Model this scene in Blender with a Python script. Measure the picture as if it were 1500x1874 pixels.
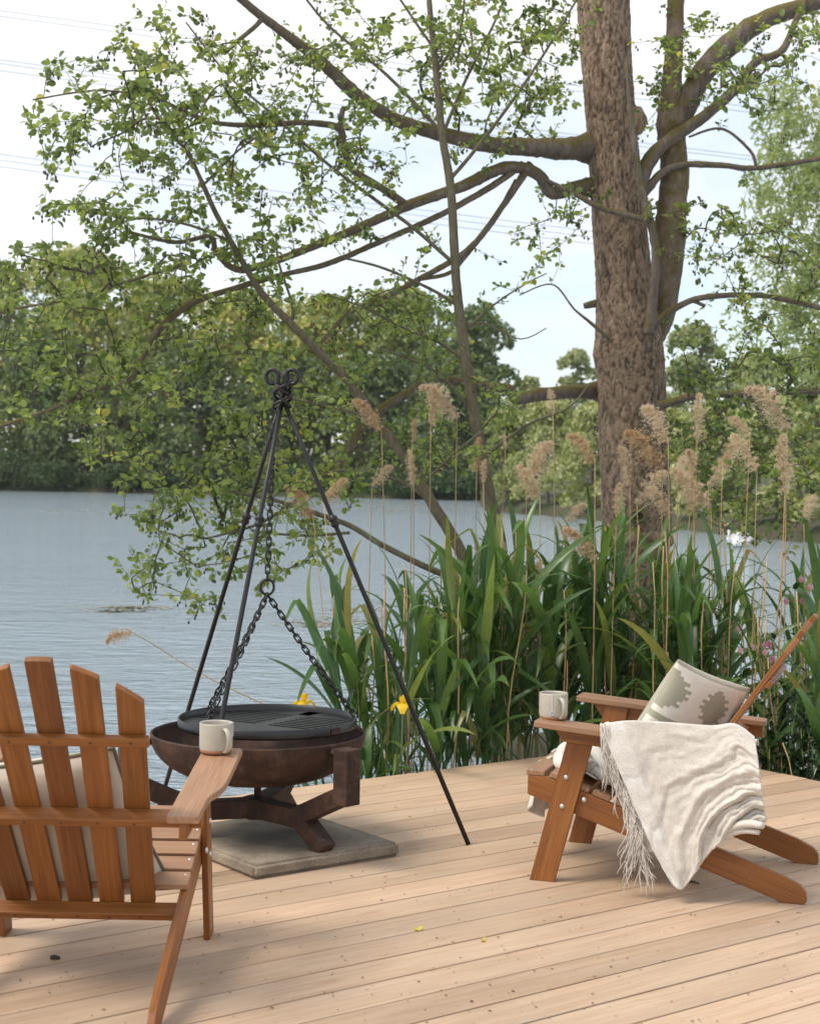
import bpy, bmesh, math, random
import numpy as np
from mathutils import Vector, Matrix, noise

random.seed(7); rng = np.random.default_rng(11)
for o in list(bpy.data.objects): bpy.data.objects.remove(o)
SC = bpy.context.scene; COL = SC.collection

# ------------------------------------------------------------------ camera
F, Y0, ROLL, H = 2875.0, 875.0, 0.0144, 1.45      # measured on the photograph (1500 x 1874)
TH = math.atan2(937 - Y0, F)
cam = bpy.data.cameras.new('camera'); co = bpy.data.objects.new('camera', cam); COL.objects.link(co)
cam.sensor_fit = 'HORIZONTAL'; cam.sensor_width = 36; cam.lens = 36 * F / 1500
cam.clip_start = 0.05; cam.clip_end = 9000
co.matrix_world = Matrix.Translation((0, 0, H)) @ Matrix.Rotation(math.pi / 2 - TH, 4, 'X') @ Matrix.Rotation(ROLL, 4, 'Z')
cam.dof.use_dof = True; cam.dof.focus_distance = 5.7; cam.dof.aperture_fstop = 8.0
SC.camera = co

# ------------------------------------------------------------------ sky, sun, exposure
SUN_EL, SUN_AZ = math.radians(55), math.radians(-112)      # azimuth from +Y towards +X
W = bpy.data.worlds.new('World'); SC.world = W; W.use_nodes = True
nt = W.node_tree; nt.nodes.clear()
def wn(t, **k):
    n = nt.nodes.new(t)
    for a, b in k.items(): setattr(n, a, b)
    return n
sky = wn('ShaderNodeTexSky', sky_type='NISHITA', sun_disc=False, sun_elevation=SUN_EL, sun_rotation=SUN_AZ)
sky.air_density = 1.0; sky.dust_density = 1.5; sky.ozone_density = 1.5
tc = wn('ShaderNodeTexCoord'); mp = wn('ShaderNodeMapping'); mp.inputs['Scale'].default_value = (1.0, 1.0, 2.6)
n1 = wn('ShaderNodeTexNoise'); n1.inputs['Scale'].default_value = 2.3; n1.inputs['Detail'].default_value = 9; n1.inputs['Roughness'].default_value = .55; n1.inputs['Distortion'].default_value = .35
cr = wn('ShaderNodeValToRGB'); cr.color_ramp.elements[0].position = .37; cr.color_ramp.elements[1].position = .60
cr.color_ramp.elements[0].color = (.28, .28, .28, 1); cr.color_ramp.elements[1].color = (1, 1, 1, 1)
mx = wn('ShaderNodeMixRGB'); mx.inputs['Color2'].default_value = (5.2, 5.25, 5.3, 1)
bg = wn('ShaderNodeBackground'); bg.inputs['Strength'].default_value = .1
wo = wn('ShaderNodeOutputWorld'); L = nt.links
L.new(tc.outputs['Generated'], mp.inputs['Vector']); L.new(mp.outputs['Vector'], n1.inputs['Vector'])
L.new(n1.outputs['Fac'], cr.inputs['Fac']); L.new(cr.outputs['Color'], mx.inputs['Fac'])
L.new(sky.outputs['Color'], mx.inputs['Color1']); L.new(mx.outputs['Color'], bg.inputs['Color']); L.new(bg.outputs['Background'], wo.inputs['Surface'])
sl = bpy.data.lights.new('sun', 'SUN'); so = bpy.data.objects.new('sun', sl); COL.objects.link(so)
sl.energy = 1.4; sl.angle = math.radians(24); sl.color = (1, .93, .82)
sd = Vector((math.sin(SUN_AZ) * math.cos(SUN_EL), math.cos(SUN_AZ) * math.cos(SUN_EL), math.sin(SUN_EL)))
so.rotation_euler = sd.to_track_quat('Z', 'Y').to_euler(); so.location = (-20, 20, 40)
vs = SC.view_settings
vs.view_transform = 'Standard'; vs.look = 'None'; vs.gamma = 1; vs.use_curve_mapping = False; vs.exposure = 1.15
SC.cycles.max_bounces = 8; SC.cycles.transparent_max_bounces = 8
SC.cycles.use_adaptive_sampling = True

# ------------------------------------------------------------------ helpers
def ray(u, v):
    du, dv = u - 750, v - 937
    c, s = math.cos(ROLL), math.sin(ROLL)
    a, b = du * c + dv * s, -du * s + dv * c
    ct, st = math.cos(TH), math.sin(TH)
    return Vector((a / F, ct - b / F * st, -st - b / F * ct))
CAM = Vector((0, 0, H))
def at(u, v, Y): r = ray(u, v); return CAM + r * (Y / r.y)
def onz(u, v, z=0.): r = ray(u, v); return CAM + r * ((z - H) / r.z)
def onplane(u, v, p, n): r = ray(u, v); return CAM + r * ((p - CAM).dot(n) / r.dot(n))
def pix(P):
    d = Vector(P) - CAM; ct, st = math.cos(TH), math.sin(TH)
    dep = d.y * ct - d.z * st; up = d.y * st + d.z * ct
    a, b = F * d.x / dep, -F * up / dep; c, s = math.cos(ROLL), math.sin(ROLL)
    return 750 + a * c - b * s, 937 + a * s + b * c

def tag(o, label=None, cat=None, group=None, kind=None):
    if label: o['label'] = label
    if cat: o['category'] = cat
    if group: o['group'] = group
    if kind: o['kind'] = kind
    return o
def empty(name, loc=(0, 0, 0), rz=0, **k):
    o = bpy.data.objects.new(name, None); COL.objects.link(o); o.location = loc; o.rotation_euler = (0, 0, rz)
    o.empty_display_size = .1
    return tag(o, **k)
def link(name, me, parent=None, M=None, **k):
    o = bpy.data.objects.new(name, me); COL.objects.link(o)
    if parent: o.parent = parent
    if M is not None: o.matrix_local = M
    return tag(o, **k)
def copy_tree(o, parent=None):
    c = o.copy(); COL.objects.link(c)
    if parent: c.parent = parent
    for ch in o.children: copy_tree(ch, c)
    return c
class MB:
    def __init__(s): s.v = []; s.f = []; s.a = []
    def add(s, vs, fs, a=None):
        b = len(s.v); s.v += [tuple(x) for x in vs]; s.f += [tuple(i + b for i in f) for f in fs]
        if a is not None: s.a += [a] * len(fs)
        return s
    def tube(s, pts, rad, n=8, cap=True, a=None, flat=1.0):
        pts = [Vector(p) for p in pts]; k = len(pts)
        if not hasattr(rad, '__len__'): rad = [rad] * k
        t0 = (pts[1] - pts[0]).normalized(); up = Vector((0, 0, 1)) if abs(t0.z) < .9 else Vector((1, 0, 0))
        nx = t0.cross(up).normalized(); vs = []; fs = []
        for i, p in enumerate(pts):
            t = (pts[min(i + 1, k - 1)] - pts[max(i - 1, 0)]).normalized()
            nx = (nx - t * nx.dot(t)).normalized(); ny = t.cross(nx)
            for j in range(n):
                q = 2 * math.pi * j / n; vs.append(p + (nx * math.cos(q) + ny * math.sin(q) * flat) * rad[i])
        for i in range(k - 1):
            for j in range(n):
                j2 = (j + 1) % n; fs.append((i * n + j, i * n + j2, (i + 1) * n + j2, (i + 1) * n + j))
        if cap: fs += [tuple(range(n - 1, -1, -1)), tuple((k - 1) * n + j for j in range(n))]
        return s.add(vs, fs, a)
    def box(s, c, sz):
        x, y, z = c; a, b, d = sz[0] / 2, sz[1] / 2, sz[2] / 2
        vs = [(x + i * a, y + j * b, z + k * d) for k in (-1, 1) for j in (-1, 1) for i in (-1, 1)]
        return s.add(vs, [(0, 2, 3, 1), (4, 5, 7, 6), (0, 1, 5, 4), (2, 6, 7, 3), (0, 4, 6, 2), (1, 3, 7, 5)])
    def grid(s, P, closed=False):
        m, n = len(P), len(P[0]); vs = [p for r in P for p in r]; fs = []
        for i in range(m - 1):
            for j in range(n if closed else n - 1):
                j2 = (j + 1) % n; fs.append((i * n + j, i * n + j2, (i + 1) * n + j2, (i + 1) * n + j))
        return s.add(vs, fs)
    def lathe(s, prof, n=48, c=(0, 0, 0)):
        P = [[(c[0] + r * math.cos(2 * math.pi * j / n), c[1] + r * math.sin(2 * math.pi * j / n), c[2] + z) for j in range(n)] for r, z in prof]
        return s.grid(P, True)
    def mesh(s, name, mat, smooth=False, bevel=0, seg=2, tint=None):
        me = bpy.data.meshes.new(name); me.from_pydata(s.v, [], s.f); me.update()
        if bevel:
            bm = bmesh.new(); bm.from_mesh(me)
            bmesh.ops.bevel(bm, geom=[e for e in bm.edges if len(e.link_faces) == 2 and e.calc_face_angle(0) > .4], offset=bevel, segments=seg, affect='EDGES', profile=.5, clamp_overlap=True)
            bm.to_mesh(me); bm.free()
        if mat: me.materials.append(mat)
        if smooth: me.polygons.foreach_set('use_smooth', [True] * len(me.polygons))
        if s.a and not bevel:
            at_ = me.attributes.new('tint', 'FLOAT', 'FACE'); at_.data.foreach_set('value', s.a)
        return me
    def build(s, name, mat, parent=None, M=None, smooth=False, bevel=0, **k):
        return link(name, s.mesh(name, mat, smooth, bevel), parent, M, **k)
def np_mesh(name, V, faces_n, Fi, mat, tint=None, smooth=False):
    me = bpy.data.meshes.new(name); nf = len(Fi) // faces_n
    me.vertices.add(len(V)); me.vertices.foreach_set('co', np.asarray(V, np.float32).ravel())
    me.loops.add(len(Fi)); me.loops.foreach_set('vertex_index', np.asarray(Fi, np.int32))
    me.polygons.add(nf); me.polygons.foreach_set('loop_start', np.arange(nf, dtype=np.int32) * faces_n)
    me.update(calc_edges=True); me.validate()
    if mat: me.materials.append(mat)
    if tint is not None:
        a = me.attributes.new('tint', 'FLOAT', 'FACE'); a.data.foreach_set('value', np.asarray(tint, np.float32))
    if smooth: me.polygons.foreach_set('use_smooth', np.ones(nf, bool))
    return me
def fbm(x, y, z=0., o=4):
    return noise.fractal(Vector((x, y, z)), .9, 2.1, o)

# ------------------------------------------------------------------ materials
class Mat:
    def __init__(s, name):
        s.m = bpy.data.materials.new(name); s.m.use_nodes = True; s.t = s.m.node_tree; s.t.nodes.clear()
        s.out = s.n('ShaderNodeOutputMaterial'); s.b = s.n('ShaderNodeBsdfPrincipled'); s.l(s.b.outputs[0], s.out.inputs['Surface'])
    def n(s, t, **k):
        n = s.t.nodes.new(t)
        for a, b in k.items():
            if hasattr(n, a) and a not in ('Scale',): setattr(n, a, b)
        return n
    def l(s, a, b): s.t.links.new(a, b)
    def set(s, k, v):
        if isinstance(v, (float, int, tuple)): s.b.inputs[k].default_value = v
        else: s.l(v, s.b.inputs[k])
    def coord(s, kind='Object', scale=(1, 1, 1), rnd=False):
        c = s.n('ShaderNodeTexCoord'); m = s.n('ShaderNodeMapping'); m.inputs['Scale'].default_value = scale
        s.l(c.outputs[kind], m.inputs['Vector'])
        if rnd:
            oi = s.n('ShaderNodeObjectInfo'); mu = s.n('ShaderNodeVectorMath', operation='SCALE'); mu.inputs[0].default_value = (37, 19, 23)
            s.l(oi.outputs['Random'], mu.inputs['Scale']); s.l(mu.outputs[0], m.inputs['Location'])
        return m.outputs[0]
    def noise(s, vec, scale, detail=4, rough=.55, dist=0):
        n = s.n('ShaderNodeTexNoise'); n.inputs['Scale'].default_value = scale; n.inputs['Detail'].default_value = detail
        n.inputs['Roughness'].default_value = rough; n.inputs['Distortion'].default_value = dist
        if vec is not None: s.l(vec, n.inputs['Vector'])
        return n.outputs['Fac']
    def ramp(s, fac, stops, interp='LINEAR'):
        r = s.n('ShaderNodeValToRGB'); e = r.color_ramp.elements; r.color_ramp.interpolation = interp
        while len(e) < len(stops): e.new(.5)
        for i, (p, c) in enumerate(stops): e[i].position = p; e[i].color = (*c, 1) if len(c) == 3 else c
        s.l(fac, r.inputs['Fac']); return r.outputs['Color']
    def mix(s, fac, a, b, mode='MIX'):
        x = s.n('ShaderNodeMixRGB', blend_type=mode)
        for i, v in (('Fac', fac), ('Color1', a), ('Color2', b)):
            if isinstance(v, (float, int)): x.inputs[i].default_value = v
            elif isinstance(v, tuple): x.inputs[i].default_value = (*v, 1)
            else: s.l(v, x.inputs[i])
        return x.outputs[0]
    def math(s, op, a, b=None, c=None):
        x = s.n('ShaderNodeMath', operation=op)
        for i, v in enumerate((a, b, c)):
            if v is None: continue
            if isinstance(v, (float, int)): x.inputs[i].default_value = v
            else: s.l(v, x.inputs[i])
        return x.outputs[0]
    def bump(s, h, strength=.3, dist=.01):
        b = s.n('ShaderNodeBump'); b.inputs['Strength'].default_value = strength; b.inputs['Distance'].default_value = dist
        s.l(h, b.inputs['Height']); s.l(b.outputs[0], s.b.inputs['Normal']); return b.outputs[0]
    def rand(s): return s.n('ShaderNodeObjectInfo').outputs['Random']
    def attr(s, name='tint'):
        a = s.n('ShaderNodeAttribute'); a.attribute_name = name; return a
def simple(name, col, rough=.6, metal=0., spec=None):
    m = Mat(name); m.set('Base Color', (*col, 1)); m.set('Roughness', rough); m.set('Metallic', metal)
    return m.m

def wood(name, dark, mid, light, rough=.5, grain=26., knots=False, var=.35, bumps=.25, speck=False):
    m = Mat(name); v = m.coord('Object', (1.1, grain, grain), True)
    g = m.noise(v, 1.6, 6, .6, 1.4)
    fine = m.noise(m.coord('Object', (3, 160, 160), True), 1.5, 3, .6)
    c = m.ramp(g, [(.25, dark), (.5, mid), (.75, light)])
    c = m.mix(.35, c, m.ramp(fine, [(.3, dark), (.7, light)]), 'MIX')
    tint = m.ramp(m.rand(), [(0, (1 - var, 1 - var * 1.1, 1 - var * 1.2)), (.5, (1, 1, 1)), (1, (1 + var * .35, 1 + var * .3, 1 + var * .2))])
    c = m.mix(1, c, tint, 'MULTIPLY')
    blot = m.noise(m.coord('Object', (.9, 3.2, 3.2), True), 1.7, 4, .6)
    c = m.mix(.5, c, m.mix(1, c, m.ramp(blot, [(.3, (.72, .70, .67)), (.65, (1.12, 1.1, 1.08))]), 'MULTIPLY'))
    if knots:
        vo = m.n('ShaderNodeTexVoronoi'); vo.inputs['Scale'].default_value = 1.0; vo.inputs['Randomness'].default_value = 1
        m.l(m.coord('Object', (1.6, 6, 6), True), vo.inputs['Vector'])
        c = m.mix(m.ramp(vo.outputs['Distance'], [(.03, (.55, .55, .55)), (.12, (0, 0, 0))]), c, (.33, .18, .09))
    if speck:
        sp = m.noise(m.coord('Object', (1, 1, 1), True), 95, 2, .7)
        c = m.mix(m.ramp(sp, [(.70, (0, 0, 0)), (.78, (.5, .5, .5))]), c, (.17, .10, .06))
        dirt = m.noise(m.coord('Object', (1, 2.5, 1), True), 1.3, 5, .65)
        c = m.mix(m.ramp(dirt, [(.45, (0, 0, 0)), (.75, (.45, .45, .45))]), c, (.40, .33, .26))
    m.set('Base Color', c); m.set('Roughness', m.ramp(fine, [(.3, (rough + .1,) * 3), (.7, (rough - .08,) * 3)]))
    m.bump(fine, bumps, .002)
    return m.m
M_DECK = wood('deck_larch', (.385, .245, .148), (.51, .358, .240), (.595, .452, .325), .55, 22, True, .22, .2, True)
M_TEAK = wood('oiled_hardwood', (.110, .033, .007), (.255, .088, .016), (.35, .145, .037), .46, 24, False, .28, .22)
M_FADED_SHEEN = wood('faded_sheen_hardwood', (.21, .10, .05), (.34, .185, .10), (.44, .27, .165), .5, 24, False, .2, .22)  # sun-bleached tops, with some sky gloss put into the paler colour
M_JOIST = simple('joist_timber', (.22, .17, .12), .8)
def metal_rust():
    m = Mat('rusted_steel'); v = m.coord('Object')
    a = m.noise(v, 9, 7, .65); b = m.noise(v, 60, 4, .6); st = m.noise(m.coord('Object', (14, 14, 1.2)), 1.5, 5, .6)
    c = m.ramp(a, [(.3, (.018, .010, .007)), (.5, (.045, .021, .013)), (.68, (.095, .044, .025))])
    c = m.mix(m.ramp(b, [(.55, (0, 0, 0)), (.7, (.6, .6, .6))]), c, (.12, .062, .04))
    c = m.mix(m.ramp(st, [(.55, (0, 0, 0)), (.75, (.5, .5, .5))]), c, (.13, .10, .085))
    m.set('Base Color', c); m.set('Roughness', m.ramp(b, [(.3, (.55,) * 3), (.7, (.85,) * 3)])); m.set('Metallic', .25); m.bump(b, .35, .003); return m.m
M_RUST = metal_rust()
def metal_black(name, col, rough, bmp=.15):
    m = Mat(name); b = m.noise(m.coord('Object'), 70, 5, .6)
    m.set('Base Color', m.ramp(b, [(.35, tuple(x * .8 for x in col)), (.7, tuple(x * 1.35 for x in col))])); m.set('Metallic', .2)
    m.set('Roughness', m.ramp(b, [(.3, (rough - .1,) * 3), (.75, (rough + .15,) * 3)])); m.bump(b, bmp, .002); return m.m
M_IRON = metal_black('forged_black_steel', (.014, .012, .011), .42)
M_PLATE = simple('seasoned_grill_steel', (.012, .012, .013), .34, .0)
M_BOLT = simple('galvanised_steel', (.62, .62, .6), .35, .8)
M_SCREW = simple('screw_head', (.10, .07, .05), .5, .5)
def m_concrete():
    m = Mat('weathered_concrete'); v = m.coord('Object'); a = m.noise(v, 6, 8, .7); b = m.noise(v, 150, 3, .6)
    c = m.ramp(a, [(.3, (.16, .125, .085)), (.55, (.29, .235, .175)), (.75, (.38, .32, .245))])
    c = m.mix(m.ramp(b, [(.35, (.7, .7, .7)), (.5, (0, 0, 0))]), c, (.13, .11, .085))
    so_ = m.noise(v, 3.2, 4, .6); c = m.mix(m.ramp(so_, [(.52, (0, 0, 0)), (.68, (.75, .75, .75))]), c, (.11, .095, .075))
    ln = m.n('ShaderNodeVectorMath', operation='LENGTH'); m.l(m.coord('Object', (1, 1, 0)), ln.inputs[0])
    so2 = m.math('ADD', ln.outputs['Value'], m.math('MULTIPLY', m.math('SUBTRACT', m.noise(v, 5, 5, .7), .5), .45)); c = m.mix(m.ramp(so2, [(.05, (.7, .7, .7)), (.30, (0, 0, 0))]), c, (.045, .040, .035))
    m.set('Base Color', c); m.set('Roughness', .9); m.bump(m.math('ADD', a, b), .6, .004); return m.m
M_CONC = m_concrete()
def m_stoneware():
    m = Mat('speckled_stoneware'); v = m.coord('Object'); b = m.noise(v, 320, 2, .5); a = m.noise(v, 14, 4, .6)
    c = m.ramp(a, [(.3, (.40, .36, .29)), (.7, (.50, .46, .38))])
    c = m.mix(m.ramp(b, [(.66, (0, 0, 0)), (.74, (.75, .75, .75))]), c, (.15, .12, .085)); m.set('Base Color', c); m.set('Roughness', .38); m.bump(a, .1, .002); return m.m
M_MUG = m_stoneware(); M_CLAY = simple('bare_clay', (.30, .145, .075), .8); M_TEA = simple('tea', (.09, .035, .012), .1)
M_STRING = simple('cotton_string', (.75, .72, .66), .9); M_PAPER = simple('tag_paper', (.66, .68, .70), .8); M_INK = simple('blue_ink', (.10, .13, .26), .8)
def m_fabric(name, ca, cb, sc=420, attr=None, bs=.5):
    m = Mat(name); v = m.coord('Object'); b = m.noise(v, sc, 2, .6); a = m.noise(v, 22, 5, .6)
    c = m.ramp(a, [(.3, ca), (.7, cb)])
    if attr:
        at_ = m.attr(attr); c = m.mix(at_.outputs['Fac'], c, (.40, .38, .28))
    c = m.mix(.35, c, m.mix(1, c, m.ramp(b, [(.3, (.62, .62, .62)), (.7, (1.25, 1.25, 1.25))]), 'MULTIPLY'))
    m.set('Base Color', c); m.set('Roughness', .95); m.set('Sheen Weight', .3); m.bump(b, bs, .004); return m.m
M_KILIM = m_fabric('kilim_wool', (.80, .74, .63), (.86, .80, .69), 330, 'motif')
M_CREAM = m_fabric('cream_linen', (.56, .50, .41), (.64, .58, .49), 500)
M_PIPING = m_fabric('olive_piping', (.13, .12, .07), (.17, .155, .09), 500)
def m_throw(name, k=1.0, stripe=True):
    m = Mat(name); v = m.coord('Object'); a = m.noise(v, 30, 5, .65); b = m.noise(m.coord('Object', (1, 1, 1)), 260, 3, .65)
    c = m.ramp(a, [(.3, (.56 * k, .515 * k, .45 * k)), (.7, (.68 * k, .635 * k, .57 * k))])
    if stripe:
        w = m.attr('band').outputs['Fac']
        c = m.mix(m.ramp(w, [(0, (0, 0, 0)), (1, (.8, .8, .8))]), c, (.76, .75, .73))
    c = m.mix(.4, c, m.mix(1, c, m.ramp(b, [(.3, (.6, .6, .6)), (.7, (1.25, 1.25, 1.25))]), 'MULTIPLY'))
    m.set('Base Color', c); m.set('Roughness', .95); m.set('Sheen Weight', .4); m.bump(m.math('ADD', a, m.math('MULTIPLY', b, .8)), .55, .005); return m.m
M_THROW = m_throw('throw_linen'); M_FRINGE = m_throw('throw_fringe', 1.0, False); M_FLEECE = m_throw('throw_white_side', 1.1, False)

def m_leaf(name, stops, trans=.35, rough=.45, under=(1.25, 1.25, 1.2), vein=False, use='tint', hv=.5):
    m = Mat(name)
    f = m.attr('tint').outputs['Fac'] if use == 'tint' else m.rand()
    c = m.ramp(f, stops)
    nz = m.noise(m.coord('Object'), 9 if use == 'tint' else 30, 2, .5)
    c = m.mix(.5, c, m.mix(1, c, m.ramp(nz, [(.3, (.72, .75, .7)), (.7, (1.2, 1.18, 1.1))]), 'MULTIPLY'))
    ge = m.n('ShaderNodeNewGeometry')
    c2 = m.mix(1, c, under, 'MULTIPLY'); c3 = m.mix(ge.outputs['Backfacing'], c, c2)
    m.set('Base Color', c3); m.set('Roughness', rough)
    tr = m.n('ShaderNodeBsdfTranslucent'); ms = m.n('ShaderNodeMixShader'); ms.inputs[0].default_value = trans
    m.l(m.mix(1, c, (1.5, 1.5, .8), 'MULTIPLY'), tr.inputs['Color']); m.l(m.b.outputs[0], ms.inputs[1]); m.l(tr.outputs[0], ms.inputs[2]); m.l(ms.outputs[0], m.out.inputs['Surface'])
    return m.m
M_ALDER = m_leaf('alder_leaf', [(0, (.070, .105, .040)), (.4, (.165, .212, .072)), (.75, (.255, .298, .098)), (.92, (.33, .345, .11)), (1, (.38, .33, .09))], .58, .36, (1.25, 1.3, 1.35))
M_SAPL = m_leaf('sapling_leaf', [(0, (.09, .135, .05)), (.5, (.19, .245, .085)), (1, (.29, .325, .11))], .58, .38)
M_REED = m_leaf('reed_blade', [(0, (.048, .10, .034)), (.5, (.085, .16, .050)), (.85, (.13, .205, .058)), (.95, (.19, .22, .065)), (1, (.30, .24, .10))], .36, .30, (1.1, 1.15, 1.2), use='rand')
M_IRIS = m_leaf('iris_blade', [(0, (.028, .075, .018)), (1, (.07, .14, .03))], .25, .4, use='rand')
M_WEED = m_leaf('weed_leaf', [(0, (.015, .035, .012)), (.6, (.035, .07, .02)), (1, (.07, .12, .03))], .25, .5)
M_YELLOW = m_leaf('yellow_petal', [(0, (.72, .44, .01)), (1, (.80, .53, .02))], .3, .5, (1, 1, 1), use='rand')
M_PINK = m_leaf('pink_petal', [(0, (.42, .18, .30)), (1, (.66, .42, .54))], .3, .5, (1, 1, 1))
def m_far(name, stops, trans=.3): return m_leaf(name, stops, trans, .6, (1.05, 1.05, 1.05))
M_FARA = m_far('far_oak_foliage', [(0, (.12, .15, .05)), (.5, (.31, .325, .085)), (1, (.52, .48, .12))])
M_FARB = m_far('far_dark_foliage', [(0, (.07, .11, .048)), (.5, (.18, .235, .08)), (1, (.34, .365, .115))])
M_FARC = m_far('far_pale_foliage', [(0, (.19, .23, .11)), (.5, (.31, .345, .16)), (1, (.43, .44, .22))])
M_BLOSSOM = m_far('cream_blossom_foliage', [(0, (.18, .22, .085)), (.6, (.37, .39, .165)), (.82, (.52, .50, .28)), (1, (.66, .62, .45))])
M_SHRUB = m_far('bank_shrub_foliage', [(0, (.03, .06, .02)), (.6, (.06, .10, .03)), (1, (.11, .15, .04))])
M_WILLOW = m_far('willow_leaf', [(0, (.19, .235, .12)), (.6, (.29, .34, .17)), (1, (.40, .43, .22))], .5)
def m_bark(name, dark, mid, light, moss=.0, sc=1.0):
    m = Mat(name); v = m.coord('Object', (1, 1, .35))
    a = m.noise(v, 26 * sc, 8, .7, .6); b = m.noise(m.coord('Object'), 5, 4, .6)
    c = m.ramp(a, [(.28, dark), (.5, mid), (.72, light)]); c = m.mix(.4, c, m.mix(1, c, m.ramp(b, [(.3, (.65, .62, .58)), (.7, (1.15, 1.15, 1.15))]), 'MULTIPLY'))
    if name == 'alder_bark':
        f = m.attr('crack').outputs['Fac']; c = m.mix(m.math('MULTIPLY', f, .95), c, (.030, .020, .014))
    if moss:
        ge = m.n('ShaderNodeNewGeometry'); sp = m.n('ShaderNodeSeparateXYZ'); m.l(ge.outputs['Normal'], sp.inputs[0])
        f = m.math('ADD', m.math('MULTIPLY', sp.outputs['Z'], .35), m.math('MULTIPLY', m.noise(m.coord('Object'), 7, 5, .65), 1.0))
        f = m.ramp(f, [(.62 - moss * .3, (0, 0, 0)), (.80 - moss * .3, (.9, .9, .9))])
        c = m.mix(f, c, m.ramp(m.noise(m.coord('Object'), 90, 3, .6), [(.3, (.07, .055, .012)), (.7, (.17, .13, .03))]))
    m.set('Base Color', c); m.set('Roughness', .9); m.bump(a, .7, .012); return m.m
M_BARK = m_bark('alder_bark', (.135, .088, .056), (.285, .196, .130), (.41, .30, .212))
M_LIMB = m_bark('alder_limb_bark', (.07, .053, .040), (.16, .125, .097), (.25, .205, .165), .42)
M_MOSSY = m_bark('mossy_stem_bark', (.10, .072, .05), (.21, .155, .11), (.31, .24, .18), .66)
M_TWIG = m_bark('twig_bark', (.045, .034, .026), (.085, .067, .052), (.14, .115, .09), .0)
M_SAPB = m_bark('sapling_bark', (.075, .062, .038), (.135, .115, .07), (.20, .175, .115), .0, 1.6)
M_FARBARK = m_bark('far_bark', (.06, .05, .04), (.13, .11, .09), (.2, .17, .14), .0, .2)
M_CULM = wood('dry_reed_culm', (.30, .19, .085), (.45, .31, .15), (.55, .40, .22), .7, 40, False, .25, .1)
M_GCULM = m_leaf('green_culm', [(0, (.06, .10, .025)), (.6, (.10, .14, .035)), (1, (.20, .19, .06))], .1, .5, use='rand')
def m_plume():
    m = Mat('reed_plume'); f = m.attr('tint').outputs['Fac']
    c = m.mix(.6, m.ramp(f, [(0, (.46, .34, .22)), (.5, (.66, .53, .37)), (1, (.80, .68, .51))]), m.ramp(m.rand(), [(0, (.56, .36, .17)), (.5, (.68, .53, .35)), (1, (.76, .64, .46))]))
    m.set('Base Color', c); m.set('Roughness', .9)
    tr = m.n('ShaderNodeBsdfTranslucent'); ms = m.n('ShaderNodeMixShader'); ms.inputs[0].default_value = .5
    m.l(c, tr.inputs['Color']); m.l(m.b.outputs[0], ms.inputs[1]); m.l(tr.outputs[0], ms.inputs[2]); m.l(ms.outputs[0], m.out.inputs['Surface']); return m.m
M_PLUME = m_plume()
def m_soil():
    m = Mat('muddy_bank'); v = m.coord('Object'); a = m.noise(v, .35, 8, .7); b = m.noise(v, 9, 6, .7)
    c = m.ramp(b, [(.3, (.028, .022, .014)), (.55, (.07, .055, .035)), (.8, (.055, .075, .025))])
    c = m.mix(m.ramp(a, [(.4, (0, 0, 0)), (.6, (.8, .8, .8))]), c, (.05, .075, .022)); m.set('Base Color', c); m.set('Roughness', .95); m.bump(b, .8, .05); return m.m
M_SOIL = m_soil()
def m_water():
    m = Mat('lake_water'); c = m.n('ShaderNodeTexCoord')
    def lay(sx, sy, sc, det, rot=0):
        mp = m.n('ShaderNodeMapping'); mp.inputs['Scale'].default_value = (sx, sy, 1); mp.inputs['Rotation'].default_value = (0, 0, rot); m.l(c.outputs['Object'], mp.inputs['Vector'])
        return m.noise(mp.outputs[0], sc, det, .55, .3)
    small = lay(1, 1.6, 9, 4, .25); mid = lay(.7, 1.5, 2.6, 4, -.15); big = lay(.25, .8, .25, 3, .1)
    h = m.math('ADD', m.math('ADD', m.math('MULTIPLY', small, .13), m.math('MULTIPLY', mid, .30)), m.math('MULTIPLY', big, .5))
    bu = m.bump(h, 1.0, .40)
    patch = lay(.012, .05, 1.0, 3, .2); wind = m.ramp(patch, [(.38, (.72, .72, .72)), (.60, (1, 1, 1))]); m.l(wind, [n for n in m.t.nodes if n.type == 'BUMP'][0].inputs['Strength'])
    m.set('Base Color', (.40, .49, .55, 1)); m.set('Metallic', .45); m.set('Roughness', .06); m.set('IOR', 1.5)
    return m.m
M_WATER = m_water()
def m_mat():
    m = Mat('floating_algae'); v = m.coord('Object'); a = m.noise(v, 6, 5, .7)
    m.set('Base Color', m.ramp(a, [(.35, (.13, .14, .06)), (.5, (.27, .25, .16)), (.65, (.42, .36, .29))])); m.set('Roughness', .8); return m.m
M_ALGAE = m_mat()
M_SWAN = simple('white_feathers', (.82, .81, .78), .8); M_BEAK = simple('orange_beak', (.65, .20, .03), .5); M_BLACKSKIN = simple('black_skin', (.02, .02, .02), .5)
M_CABLE = simple('aluminium_cable', (.22, .25, .30), .5, .6)
M_LITTER = m_leaf('dry_litter', [(0, (.05, .03, .015)), (.6, (.16, .10, .05)), (.9, (.3, .2, .08)), (1, (.6, .5, .08))], .1, .8)
M_STONE = m_bark('bank_stone', (.12, .11, .10), (.25, .24, .22), (.36, .34, .32), .0, .3)

WATER_Z = -.5
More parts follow.
